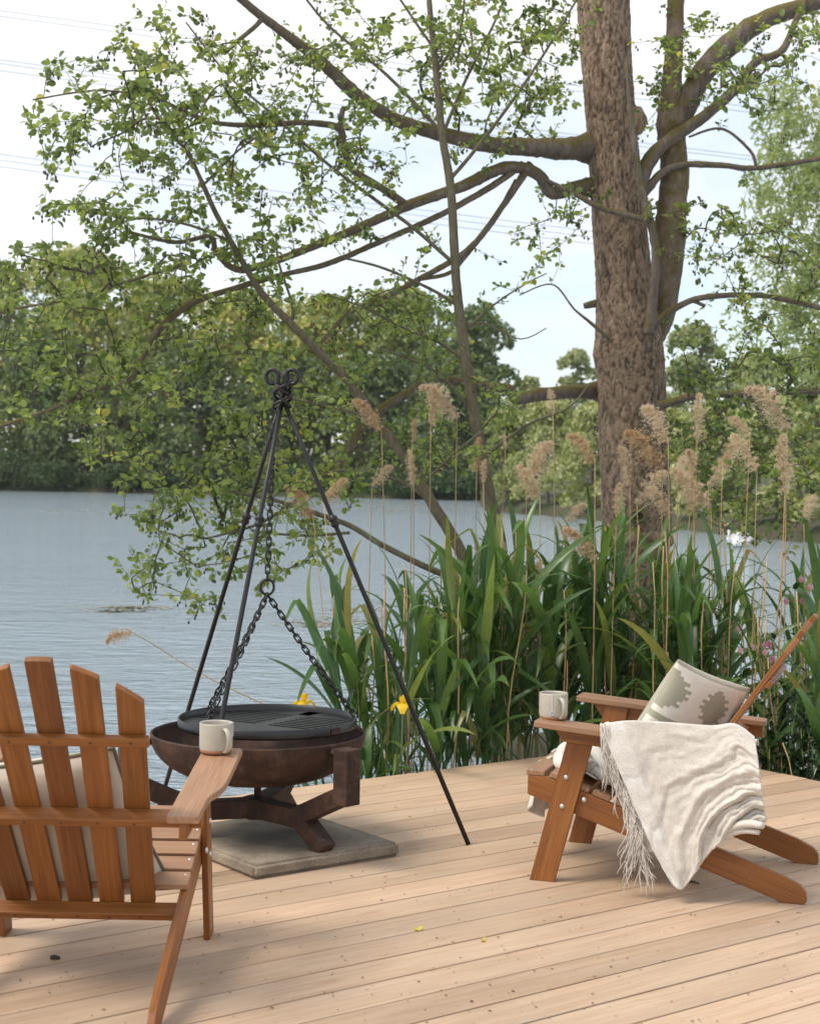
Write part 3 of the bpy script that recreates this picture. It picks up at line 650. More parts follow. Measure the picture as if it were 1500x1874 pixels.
# ------------------------------------------------------------------ cushions
def cushion(name, label, M, w, h, th, mat, motif=None, piping=None, N=64):
    o = empty(name, (0, 0, 0), 0, label=label, cat='cushion'); o.matrix_world = M
    def prof(u, v):
        e = (1 - abs(u) ** 2.6) * (1 - abs(v) ** 2.6); return max(e, 0) ** .48
    def xy(u, v):
        k = 1 - .055 * (1 - v * v) * abs(u) ** 3 * 1.0; k2 = 1 - .055 * (1 - u * u) * abs(v) ** 3
        return u * w / 2 * k, v * h / 2 * k2
    me_ = None
    for side in (1, -1):
        m = MB(); P = []
        for i in range(N + 1):
            r = []
            for j in range(N + 1):
                u, v = -1 + 2 * i / N, -1 + 2 * j / N; x, y = xy(u, v)
                z = side * (th / 2 * prof(u, v) + .004 * fbm(u * 2.2 + side, v * 2.2, 1.7) * prof(u, v))
                r.append((x, y, z))
            P.append(r if side > 0 else r[::-1])
        m.grid(P); me = m.mesh('front' if side > 0 else 'rear', mat, True)
        if motif is not None:
            a = me.attributes.new('motif', 'FLOAT', 'POINT'); vals = []
            for i in range(N + 1):
                for j in range(N + 1):
                    jj = j if side > 0 else N - j; u, v = -1 + 2 * i / N, -1 + 2 * jj / N; vals.append(motif(u, v) if side > 0 else 1.0)
            a.data.foreach_set('value', vals)
        link('front_cover' if side > 0 else 'back_cover', me, o)
    if piping:
        pts = []
        for q in range(4):
            for k in range(24):
                t = -1 + 2 * k / 24; u, v = ((t, -1), (1, t), (-t, 1), (-1, -t))[q]; x, y = xy(u, v); pts.append((x, y, 0))
        pts.append(pts[0]); MB().tube(pts, .006, 7).build('piping', piping, o, smooth=True)
    return o
def kilim(u, v):
    # stepped leaf motifs, one straight stripe, bordered edges
    if u > .85 or v > .93: return 1.
    if abs(v - .0) < .055: return 1.
    LF_ = ("....##....", "...####...", ".########.", "..######..", "##########", ".########.", "##########", ".########.", "..######..", ".########.", "...####...", "....##....")
    SM_ = ("..##", ".##.", ".###", "##..", "###.", ".##.")
    def leaf(cu, cv, su, sv, art=LF_):
        a, b = (u - cu) / su, (v - cv) / sv
        if abs(a) >= 1 or abs(b) >= 1: return False
        r = art[int((1 - b) / 2 * len(art))]; return r[int((a + 1) / 2 * len(r))] == '#'
    if leaf(.12, .48, .36, .34): return 1.
    if leaf(-.98, .50, .42, .34): return 1.
    if leaf(-.48, -.36, .13, .26, SM_) or leaf(.15, -.32, .22, .20) or leaf(.62, -.6, .3, .3) or leaf(-.7, -.75, .3, .2): return 1.
    return 0.
bpy.context.view_layer.update()
e_back = (cw(CR, 0, 1, 1 / .704) - cw(CR, 0, 0, 0)).normalized(); e_lat = (cw(CR, 1, 0, 0) - cw(CR, 0, 0, 0)).normalized()
def sideplane0(u, v, x): return onplane(u, v, cw(CR, -x, 0, 0), e_lat)
T_ = sideplane0(1243, 1209, .17); R_ = sideplane0(1380, 1264, -.20); L_ = sideplane0(1163, 1316, .20)
ex = R_ - T_; wv = ex.length; ex.normalize(); ey = T_ - L_; hv_ = ey.length; ey = (ey - ex * ey.dot(ex)).normalized(); nfront = ex.cross(ey)
#print('CUSH', wv, hv_, ex.dot((T_ - L_).normalized()), [round(x, 2) for x in nfront], nfront.dot(e_back), nfront.dot(e_lat))
wv = .44
ctr = T_ + ex * .21 - ey * .215
cushion('patterned_cushion', 'cream woven cushion with olive stepped motifs on the right chair', Matrix(((ex.x, ey.x, nfront.x, ctr.x), (ex.y, ey.y, nfront.y, ctr.y), (ex.z, ey.z, nfront.z, ctr.z), (0, 0, 0, 1))), wv, .44, .14, M_KILIM, kilim, N=160)
e_back = (cw(CL, 0, 1, 1 / .704) - cw(CL, 0, 0, 0)).normalized(); e_lat = (cw(CL, 1, 0, 0) - cw(CL, 0, 0, 0)).normalized()
nf = e_lat.cross(e_back).normalized()
rot = -.20; ex = e_lat * math.cos(rot) - e_back * math.sin(rot); ey = e_lat * math.sin(rot) + e_back * math.cos(rot)
if nf.z < 0: nf = -nf
cpl = cw(CL, 0, backpt(.4), .4) + nf * .105
kc_ = onplane(310, 1622, cpl, nf); ctr = kc_ - ex * .265 + ey * .285
cushion('plain_cushion', 'plain cream cushion with olive piping behind the slats of the left chair', Matrix(((ex.x, ey.x, nf.x, ctr.x), (ex.y, ey.y, nf.y, ctr.y), (ex.z, ey.z, nf.z, ctr.z), (0, 0, 0, 1))), .55, .59, .16, M_CREAM, None, M_PIPING, 40)

# ------------------------------------------------------------------ throw blanket over the right chair
def spline(pts, n):
    pts = [Vector((*p, 0)) if len(p) == 2 else Vector(p) for p in pts]; out = []
    d = [0]
    for a, b in zip(pts, pts[1:]): d.append(d[-1] + (b - a).length)
    for k in range(n):
        t = d[-1] * k / (n - 1); i = max(j for j in range(len(d) - 1) if d[j] <= t + 1e-9)
        f = (t - d[i]) / (d[i + 1] - d[i]); p0, p1, p2, p3 = pts[max(i - 1, 0)], pts[i], pts[i + 1], pts[min(i + 2, len(pts) - 1)]
        out.append(.5 * ((2 * p1) + (p2 - p0) * f + (2 * p0 - 5 * p1 + 4 * p2 - p3) * f * f + (3 * p1 - p0 - 3 * p2 + p3) * f ** 3))
    return out
throw = empty('throw_blanket', cw(CR, -.36, .5, .58), 0, label='cream woven throw blanket with fringe draped over the right chair', cat='blanket')
bpy.context.view_layer.update(); TI = throw.matrix_world.inverted()
side_n = (cw(CR, -1, 0, 0) - cw(CR, 0, 0, 0)).normalized()
def sideplane(u, v, x): return onplane(u, v, cw(CR, -x, 0, 0), side_n)
def cloth(name, P, mat, th=.006, bands=None):
    m = MB(); m.grid([[TI @ p for p in r] for r in P]); me = m.mesh(name, mat, True)
    if bands is not None:
        a = me.attributes.new('band', 'FLOAT', 'POINT'); a.data.foreach_set('value', bands)
    o = link(name, me, throw); s = o.modifiers.new('thickness', 'SOLIDIFY'); s.thickness = th; s.offset = 0
    return o
NU, NV = 90, 110
top = spline([(1098, 1327), (1150, 1320), (1220, 1323), (1300, 1329), (1345, 1326), (1380, 1350)], NU)
bot = spline([(1222, 1606), (1244, 1629), (1268, 1603), (1294, 1566), (1322, 1538), (1350, 1517), (1380, 1507), (1399, 1514)], NU)
lef = spline([(1098, 1327), (1126, 1395), (1160, 1475), (1195, 1556), (1222, 1606)], NV)
rig = spline([(1380, 1350), (1387, 1395), (1392, 1440), (1398, 1480), (1399, 1514)], NV)
P = []; band = []
inner_rows = 14
for j in range(-inner_rows, NV):
    row = []
    for i in range(NU):
        u = i / (NU - 1)
        if j >= 0:
            v = j / (NV - 1)
            c = (1 - v) * top[i] + v * bot[i] + (1 - u) * lef[j] + u * rig[j] - ((1 - u) * (1 - v) * top[0] + u * (1 - v) * top[-1] + (1 - u) * v * bot[0] + u * v * bot[-1])
            # long soft wrinkles that gather towards the lower right
            wr = v * 36 * (.40 + .60 * u) + 2.6 * fbm(u * 2.0, v * 2.0, 4.4) + u * 4 + .8 * noise.noise(Vector((u * 7, v * 7, 5)))
            g_ = min(1, v * 1.6) * (.10 + .90 * min(1, max(0, u - .17) * 2.4)) * (.5 + .6 * v)
            sw = (wr / 6.283) % 1.0; f = (sw ** 1.6 if sw < .8 else .8 ** 1.6 * (1 - sw) / .2) * 2.2 - .8
            f += .22 * math.sin(wr * 2.7 + 4 * fbm(u * 4, v * 4, 9)) * (.5 + u) + .35 * (1 - abs(math.sin(wr * 1.15 + 2 * fbm(u * 3, v * 3, 2))) ** .6) + .34 * noise.noise(Vector((u * 12 + v * 5, v * 16 - u * 4, 3)))
            amp = .0150 * g_ * (.55 + .75 * abs(noise.noise(Vector((u * 3.1, v * 4.2, 8))) * 2)) + .0028 * min(1, v * 4)
            vert = .012 * math.sin(u * 9 + 1.1) * v ** .7 * (1 - .4 * u) + .02 * fbm(u * 3 + 7, v * 2, 2.2) * v
            bulge = .055 * (u ** 3) * math.sin(math.pi * min(1, v * .9 + .1)) + .02 * v
            foldband = .010 if u < .15 else .010 * max(0, 1 - (u - .15) * 22)
            x = .432 + amp * f + vert * .6 + bulge + foldband * min(1, v * 5)
            p = sideplane(c.x, c.y, x); row.append(p)
        else:
            t = (j + inner_rows) / inner_rows          # 0 deep on the seat side .. 1 at outer arm edge
            c = top[i]; q = sideplane(c.x, c.y, .432); loc = CR.matrix_world.inverted() @ q; yb = -loc.y
            za = zarm(min(yb, .765)) + .011 + .006 * fbm(u * 8, t * 4, 8) + .010 * (u ** 4)
            if t < .45: s_ = t / .45; row.append(cw(CR, -.283 + .01 * fbm(u * 6, s_ * 3, 1), yb + .03 * (1 - s_) * (u < .8), za - .22 * (1 - s_) * max(.08, min(1, (.92 - u) * 6)) - .004))
            else:
                s_ = (t - .45) / .55; row.append(cw(CR, -(.285 + (.428 - .285) * s_), yb, za + .006 * math.sin(math.pi * s_)))
        bb = 0
        vv = max(j, 0) / (NV - 1)
        if u < .15 and j >= 0:
            bb = .25 + .55 * (max(0, math.sin(vv * 21 + .6)) ** 6) + .15 * random.random()
        row_b = bb; band.append(bb if j >= 0 else .55 * (u < .9))
    P.append(row)
cloth('drape', P, M_THROW, .006, band)
# the under layer showing left of the folded edge
NU2, NV2 = 16, 60
l2 = spline([(1101, 1340), (1118, 1392), (1138, 1448), (1160, 1512), (1176, 1560)], NV2); r2 = spline([(1140, 1335), (1165, 1420), (1195, 1500), (1218, 1560)], NV2)
P = []
for j in range(NV2):
    row = []
    for i in range(NU2):
        u = i / (NU2 - 1); c = l2[j].lerp(r2[j], u); v = j / (NV2 - 1)
        row.append(sideplane(c.x, c.y, .430 + .008 * math.sin(u * 5 + v * 3) * v))
    P.append(row)
cloth('under_layer', P, M_FRINGE, .005)
# rolled hem at the lower right
m = MB()
for k, (c0, c1, r0) in enumerate([((1330, 1520), (1396, 1512), .021), ((1322, 1534), (1388, 1524), .016), ((1345, 1512), (1400, 1500), .018)]):
    pts = []; rr = []
    for t in np.linspace(0, 1, 14):
        u_, v_ = c0[0] + (c1[0] - c0[0]) * t, c0[1] + (c1[1] - c0[1]) * t - 8 * math.sin(math.pi * t)
        pts.append(TI @ sideplane(u_, v_, .445 + .045 * t - .012 * k)); rr.append(r0 * (.55 + .45 * math.sin(math.pi * (.15 + .7 * t))))
    m.tube(pts, rr, 12, flat=.7)
m.build('rolled_hem', M_FRINGE, throw, smooth=True)
# fringe
m = MB()
def strand(u, v, ln, drift, x, r=.0022):
    pts = []; k = 9; ph = random.uniform(0, 6)
    for i in range(k):
        t = i / (k - 1); pts.append(TI @ sideplane(u + drift * t + 5 * math.sin(ph + t * 7) * t, v + ln * t, x + .008 * math.sin(ph * 2 + t * 6) * t))
    m.tube(pts, [r * (1.1 - .5 * i / (k - 1)) for i in range(k)], 5)
for k in range(60):
    t = k / 59; a = spline([(1100, 1335), (1116, 1392), (1136, 1448), (1158, 1512), (1172, 1555)], 60)[k]
    for _ in range(2): strand(a.x + random.uniform(-3, 10), a.y + random.uniform(-8, 8), random.uniform(40, 95), random.uniform(-16, 22) + 14, .434 + random.uniform(-.004, .008))
for k in range(34): strand(random.uniform(1150, 1178), random.uniform(1500, 1566), random.uniform(45, 85), random.uniform(-26, -4), .436 + random.uniform(-.004, .01), .0018)
for k in range(40): strand(random.uniform(1098, 1112), random.uniform(1322, 1348), random.uniform(40, 120), random.uniform(-2, 40), .434 + random.uniform(-.002, .01), .0018)
m.build('fringe', M_FRINGE, throw, smooth=True, kind='stuff')
# bunched white part lying over the seat and hanging in front of it
m = MB()
def roll(path, r, fl, ph):
    pts = spline(path, 26); rr = [r * (.75 + .2 * math.sin(k * .5 + ph) + .25 * math.sin(math.pi * k / 25)) for k in range(26)]
    m.tube([TI @ cw(CR, p.x, p.y, p.z) + Vector((0, 0, .006 * math.sin(k * .9 + ph))) for k, p in enumerate(pts)], rr, 14, flat=fl)
roll([(-.24, .16, .385), (-.15, .07, .405), (0, .04, .408), (.16, .06, .41), (.28, .12, .41)], .030, .8, 0)
roll([(-.22, .20, .40), (-.12, .11, .435), (.02, .08, .445), (.18, .10, .445), (.28, .16, .43)], .032, .8, 1.3)
roll([(-.20, .26, .40), (-.08, .17, .455), (.06, .13, .475), (.2, .16, .47), (.28, .22, .45)], .032, .8, 2.1)
roll([(-.26, .30, .36), (-.22, .24, .38), (-.2, .2, .39)], .022, .8, 2.1)
P = []
for j in range(24):
    t = j / 23; row = []
    for i in range(20):
        s = i / 19; x = -.27 + .54 * s
        row.append(TI @ cw(CR, x, .10 + .34 * t, .405 - .10 * t + .018 * fbm(s * 5, t * 5, 6) + .008 * math.sin(s * 14 + t * 5)))
    P.append(row)
m.grid(P)
m.build('bunched_folds', M_FLEECE, throw, smooth=True)
P = []
for j in range(30):
    t = j / 29; row = []
    for i in range(30):
        s = i / 29; x = -.06 + .30 * s
        row.append(cw(CR, x + .02 * math.sin(t * 4), -.035 - .018 * math.sin(s * 17) * (.3 + t) - .02 * t + (.05 * max(0, .12 - t) / .12), .402 - (.19 + .06 * math.sin(s * 4)) * t))
    P.append(row)
cloth('front_flap', P, M_FLEECE, .008)

# ------------------------------------------------------------------ fire pit
PC = Vector((-.578, 6.1, 0))
slab_c = (onz(464.8, 1611) + DT * .325 + DN * .355)
sl_w, sl_d = .65, .71
m = MB(); nx, ny = 26, 28; P = []
def slab():
    bm = bmesh.new(); bmesh.ops.create_cube(bm, size=1)
    for v in bm.verts: v.co = Vector((v.co.x * sl_w, v.co.y * sl_d, v.co.z * .052 + .026))
    bmesh.ops.subdivide_edges(bm, edges=bm.edges[:], cuts=1, use_grid_fill=True)
    bmesh.ops.bevel(bm, geom=[e for e in bm.edges if e.calc_face_angle(0) > .5], offset=.011, segments=3, affect='EDGES')
    bmesh.ops.subdivide_edges(bm, edges=bm.edges[:], cuts=3, use_grid_fill=True)
    for v in bm.verts:
        q = fbm(v.co.x * 14, v.co.y * 14, v.co.z * 14, 4) * .0035
        if v.co.z > .003: v.co += Vector((v.co.x * .0, 0, q * .35)) + Vector((q * (1 if v.co.x > 0 else -1), q * (1 if v.co.y > 0 else -1), 0)) * 1.0
    me = bpy.data.meshes.new('slab'); bm.to_mesh(me); bm.free(); me.materials.append(M_CONC); me.polygons.foreach_set('use_smooth', [True] * len(me.polygons))
    o = link('concrete_slab', me, label='square weathered concrete slab under the fire bowl', cat='paving slab'); o.location = slab_c; o.rotation_euler.z = A
slab()
def beam(name, a, b, w, par, up=(0, 0, 1), h=None):
    a, b = Vector(a), Vector(b); M = frame((a + b) / 2, b - a, z=up); m = MB(); m.box((0, 0, 0), ((b - a).length, w, h or w)); return m.build(name, M_RUST, par, M, bevel=.004)
stand = empty('fire_bowl_stand', PC + Vector((0, 0, .052)), 0, label='rusty steel three armed stand carrying the fire bowl', cat='stand')
for ang in (-44, 76, 196):
    a = math.radians(ang); d = Vector((math.cos(a), math.sin(a), 0)); B = .072; z0 = -.052
    fork = d * .255 + Vector((0, 0, .128 + z0 + .03))
    beam('arm', Vector((0, 0, .158 + z0)) + d * .036, fork + Vector((0, 0, 0)), B, stand)
    beam('arm', fork - d * .02, d * .50 + Vector((0, 0, .282 + z0)), B - .003, stand)
    beam('foot', fork - d * .01 + Vector((0, 0, .01)), d * .395 + Vector((0, 0, .055 + z0)) + d * 0.0, B - .006, stand)
    beam('upright', d * .50 + Vector((0, 0, .245 + z0)), d * .50 + Vector((0, 0, .452 + z0)), B, stand, up=d)
    m = MB(); m.tube([d * .405 + Vector((0, 0, .428 + z0)), d * .47 + Vector((0, 0, .428 + z0))], .012, 12); m.build('pin', M_RUST, stand, smooth=True)
m = MB(); m.lathe([(.0001, -.04), (.06, -.04), (.062, .04), (.0001, .042)], 6, (0, 0, .158 - .052)); m.build('hub', M_RUST, stand, bevel=.003)
m = MB(); m.box((0, 0, .205 - .012), (.026, .026, .09)); m.build('drain_stub', M_RUST, stand, bevel=.002)
bowl = empty('fire_bowl', PC + Vector((0, 0, .45)), 0, label='shallow round rusted steel fire bowl hung between three uprights', cat='fire bowl')
prof = []
for t in np.linspace(0, 1, 22):
    a = t * math.pi / 2; prof.append((.0001 + .417 * math.sin(a) ** .78, -.192 * math.cos(a) ** 1.0))
prof2 = [(r * .985, z + .006) for r, z in prof[::-1]]
m = MB(); m.lathe(prof + [(.4175, .004), (.411, .005)] + prof2, 96); m.build('shell', M_RUST, bowl, smooth=True)
m = MB(); m.lathe([(.0001, -.13), (.2, -.132), (.29, -.135)], 40)
m.v = [(x, y, z + .012 * fbm(x * 18, y * 18, 3)) for x, y, z in m.v]; m.build('ash_bed', simple('dark_ash', (.018, .016, .015), .95), bowl, smooth=True)
# grill plate
GP = Vector((-.541, 6.09, .478)); GR = .345
grill = empty('grill_plate', GP, 0, label='round black steel grill plate hanging over the fire bowl', cat='grill')
m = MB(); m.lathe([(GR - .012, .0), (GR, .0), (GR + .002, .006), (GR + .002, .034), (GR - .001, .037), (GR - .005, .034), (GR - .006, .006)], 96); m.build('rim', M_PLATE, grill, smooth=True)
# disc with the two barred openings: solid front part, cross web, bars
g_ang = math.radians(-30); gx = Vector((math.cos(g_ang), math.sin(g_ang), 0)); gy = Vector((-math.sin(g_ang), math.cos(g_ang), 0))
def disc_part(name, x0, x1, y0, y1, z=.006, th=.006, n=40):
    # piece of the disc between x0..x1 and y0..y1 in the grill frame (x along web normal)
    R_ = GR - .007; top = []
    xs = np.linspace(x0, x1, n); up = []; lo = []
    for x in xs:
        if abs(x) >= R_: continue
        hh = math.sqrt(R_ * R_ - x * x); a, b = max(y0, -hh), min(y1, hh)
        if b - a > 1e-4: up.append((x, b)); lo.append((x, a))
    pts = lo + up[::-1]; k = len(pts)
    if k < 3: return
    m = MB(); w3 = [gx * x + gy * y for x, y in pts]
    q = len(lo)
    m.add([(p.x, p.y, z) for p in w3] + [(p.x, p.y, z + th) for p in w3], [tuple([i, i + 1, k - 2 - i, k - 1 - i])[::-1] for i in range(q - 1)] + [(k + i, k + i + 1, 2 * k - 2 - i, 2 * k - 1 - i) for i in range(q - 1)] + [(i, (i + 1) % k, k + (i + 1) % k, k + i) for i in range(k)])
    return m.build(name, M_PLATE, grill)
disc_part('solid_plate', -.34, .34, -.34, -.045, n=60)
disc_part('web', -.030, .030, -.045, .34)
disc_part('outer_web', -.34, .34, .243, .34, n=50)
R_ = GR - .008
for s in (-1, 1):
    nb = 9
    for k in range(nb):
        y = -.021 + k * .0352
        hh = math.sqrt(max(0, R_ * R_ - y * y)); x0, x1 = .028, hh
        if x1 - x0 < .03 or y > .250: continue
        c = (gx * s * (x0 + x1) / 2 + gy * y); m = MB(); m.box((0, 0, 0), (x1 - x0, .0175, .008))
        link('grill_bar', m.mesh('grill_bar', M_PLATE), grill, frame(c + Vector((0, 0, .009)), gx, z=(0, 0, 1)))
m = MB(); m.box((0, 0, 0), (.05, .004, .022)); q = math.radians(-38)
m.build('rust_patch', M_RUST, grill, frame(Vector((math.cos(q), math.sin(q), 0)) * (GR + .0025) + Vector((0, 0, .018)), (-math.sin(q), math.cos(q), 0), z=(0, 0, 1)))
# tripod
AP = Vector((-.509, 6.2, 1.787))
tri = empty('tripod', Vector((AP.x, AP.y, 0)), 0, label='tall black forged steel tripod standing over the fire pit', cat='tripod')
TO = Vector((AP.x, AP.y, 0))
feet = [onz(857, 1546), onz(291, 1477), Vector((-.765, 5.60, 0))]
curls = [Vector((-.055, .0, .085)), Vector((.06, -.01, .085)), Vector((.018, .03, .10))]
for k, f in enumerate(feet):
    cr_ = AP + Vector((f.x - AP.x, f.y - AP.y, 0)).normalized() * -.012
    d = (cr_ - f).normalized(); tp = f + d * ((cr_ - f).length)
    m = MB(); m.tube([f - TO, f.lerp(tp, .25) - TO, f.lerp(tp, .5) - TO, f.lerp(tp, .75) - TO, tp - TO], [.0095, .0098, .0098, .0092, .0088], 12)
    link('leg', m.mesh('leg', M_IRON, True), tri)
    c = f.lerp(tp, .715) - TO; m = MB(); prof = [(.009, -.028), (.017, -.020), (.0175, -.012), (.013, -.004), (.0195, .002), (.0195, .013), (.012, .02), (.009, .026)]
    m.lathe(prof, 16); m.build('collar', M_IRON, tri, frame(c, d.orthogonal(), z=d), smooth=True)
    # curled eye on top of each rod
    dirx = [Vector((-1, .15, 0)), Vector((1, -.2, 0)), Vector((.25, 1, 0))][k].normalized(); R0 = .025
    cc = tp + Vector((0, 0, .055)) + dirx * .030; pts = [tp, tp + Vector((0, 0, .02)) + dirx * .004]
    for q in np.linspace(200, -110, 20):
        qa = math.radians(q); pts.append(cc + dirx * math.cos(qa) * R0 + Vector((0, 0, math.sin(qa) * R0 * 1.12)))
    m = MB(); m.tube([p - TO for p in pts], [.0085] * (len(pts) - 3) + [.0082, .0078, .007], 10); m.build('curled_eye', M_IRON, tri, smooth=True)
# wire and chain wrapped round the knot
m = MB()
pts = [AP - TO + Vector((.031 * math.cos(t) * (1 + .25 * math.sin(t * .7)), .031 * math.sin(t), -.065 + .10 * t / 40 + .012 * math.sin(t * 1.7))) for t in np.linspace(0, 40, 220)]
m.tube(pts, .0058, 6); m.build('wrapped_wire', M_IRON, tri, smooth=True)
# chain
def link_mesh(L_=.036, w=.0125, r=.0033):
    m = MB(); pts = []
    for q in range(24):
        a = 2 * math.pi * q / 24; x = math.cos(a) * w * .72; y = math.sin(a) * w * .72
        pts.append((x, y + (L_ / 2 - w * .55) * (1 if y >= 0 else -1), 0))
    P = []; k = len(pts)
    for i in range(k):
        p = Vector(pts[i]); t = (Vector(pts[(i + 1) % k]) - Vector(pts[i - 1])).normalized(); nx_ = t.cross(Vector((0, 0, 1)))
        P.append([p + (nx_ * math.cos(b) + Vector((0, 0, 1)) * math.sin(b)) * r for b in np.linspace(0, 2 * math.pi, 6, endpoint=False)])
    P.append(P[0]); m.grid(P, True); return m.mesh('link', M_IRON, True)
LM = link_mesh()
RING = Vector((-.552, 6.12, 1.017))
chain = empty('hanging_chain', RING, 0, label='dark steel chain with ring holding the grill plate under the tripod', cat='chain')
def run(a, b, sag=.0):
    a, b = Vector(a), Vector(b); n = max(2, int((b - a).length / .0268)); prev = a; k = 0
    for i in range(n):
        p = a.lerp(b, (i + .5) / n) + Vector((0, 0, -sag * math.sin(math.pi * (i + .5) / n))); d = (b - a)
        d = d + Vector((0, 0, -sag * math.cos(math.pi * (i + .5) / n) * math.pi)); ref = Vector((.3, -1, .2)) if i % 2 else Vector((1, .35, .1))
        link('link', LM, chain, frame(p - RING, d.cross(ref), y=d))
run(AP + Vector((-.035, .01, -.13)), RING + Vector((0, 0, .03)))
m = MB(); pts = [(.026 * math.cos(t), 0, .030 * math.sin(t)) for t in np.linspace(0, 2 * math.pi, 29)]; m.tube(pts, .0052, 8, cap=False); m.build('ring', M_IRON, chain, M=Matrix.Rotation(.25, 4, 'Z'), smooth=True)
for ang in (14, 138, 232):
    a = math.radians(ang); e = GP + Vector((math.cos(a) * (GR + .004), math.sin(a) * (GR + .004), .030)); run(RING + Vector((0, 0, -.028)), e, .01)

# ------------------------------------------------------------------ leaf litter on the boards
def litter():
    m = MB()
    for _ in range(900):
        u, v = random.uniform(0, 1500), random.uniform(1400, 1874)
        p = onz(u, v, .0025); n_ = p.dot(DN); t_ = p.dot(DT)
        if n_ > EDGE - .02 or t_ > TEND - .02: continue
        r = random.choice([.002, .003, .003, .004, .005, .007]) * random.uniform(.7, 1.3); a = random.uniform(0, 6.28)
        e = Vector((math.cos(a), math.sin(a), 0)) * r; f = Vector((-math.sin(a), math.cos(a), 0)) * r * random.uniform(.25, .6); z = Vector((0, 0, r * random.uniform(.2, .6)))
        m.add([p - e, p + f + z, p + e, p - f + z * .4], [(0, 1, 2), (0, 2, 3)], random.random() * .8)
    m.build('leaf_litter', M_LITTER, kind='stuff', label='tiny bits of leaf and bud litter scattered on the deck')
litter()
def fallen(u, v, s, lab):
    p = onz(u, v, .003); m = MB(); pts = []
    for i in range(9):
        a = i / 9 * 6.28; pts.append((s * math.cos(a) * (1 + .3 * math.sin(3 * a)), s * .6 * math.sin(a), .003 + .006 * math.cos(a * 2)))
    m.add([(0, 0, .004)] + pts, [(0, i + 1, (i + 1) % 9 + 1) for i in range(9)], 1.0); o = m.build('fallen_leaf', M_LITTER, label=lab, cat='leaf', group='fallen yellow leaves on the deck'); o.location = p; o.rotation_euler.z = u
fallen(764, 1701, .017, 'bright yellow fallen leaf in the middle of the open deck'); fallen(884, 1722, .012, 'smaller yellow fallen leaf to the right of the bright one')
o = MB().tube([(0, 0, .004), (.02, .004, .006), (.045, -.006, .004)], [.004, .004, .002], 6).build('dead_twig', M_TWIG, label='short dark twig on the deck under the tip of the throw', cat='twig'); o.location = onz(1258, 1616, .001); o.rotation_euler.z = -.5
o = MB().tube([(0, 0, .005), (.012, .002, .006), (.028, .0, .004)], [.006, .007, .005], 6).build('alder_catkin', M_TWIG, label='dark fallen alder cone on the deck behind the left chair', cat='alder cone'); o.location = onz(92, 1756, .001)

# ------------------------------------------------------------------ the alder and the young trees
def leaf_template(fold=.17, curl=.22):
    o = [(0, 0), (.5, 0), (1.06, 0), (.16, .22), (.52, .39), (.86, .25), (.16, -.22), (.52, -.39), (.86, -.25)]
    o += [(-.34, .014), (-.34, -.014), (.04, .014), (.04, -.014)]
    V = np.array([(x, y, abs(y) * fold * 2 - curl * x * x - (.06 if x < -.1 else 0)) for x, y in o])
    Fc = np.array([(0, 1, 4, 3), (1, 2, 5, 4), (6, 7, 1, 0), (7, 8, 2, 1), (9, 10, 12, 11)]); return V, Fc
LV, LF = leaf_template()
def bump_noise(p, s): return noise.noise(p * s)
def limb_tube(pts, rad, n=14, step=.035, rough=.10, burr=0.):
    P = [Vector((*p, 0))[:3] if len(p) == 2 else Vector(p) for p in pts]; P = [Vector(p) for p in P]
    L_ = sum((b - a).length for a, b in zip(P, P[1:])); k = max(6, int(L_ / step)); c = spline(P, k)
    d = [0]
    for a, b in zip(P, P[1:]): d.append(d[-1] + (b - a).length)
    rr = [float(np.interp(d[-1] * i / (k - 1), d, rad)) for i in range(k)]
    m = MB(); m.tube(c, rr, n); vs = []
    for i, (x, y, z) in enumerate(m.v):
        ci = min(i // n, k - 1); cen = c[ci]; v = Vector((x, y, z)); q = v - cen; r = rr[ci]
        g = 1 + rough * noise.fractal(v * (1.1 / max(r, .015)) * .6, .8, 2, 3) + rough * .6 * noise.noise(v * (.35 / max(r, .015))) + rough * .45 * noise.noise(Vector((v.x * 60, v.y * 60, v.z * 60)))
        vs.append(tuple(cen + q * g))
    m.v = vs; return m, c, rr
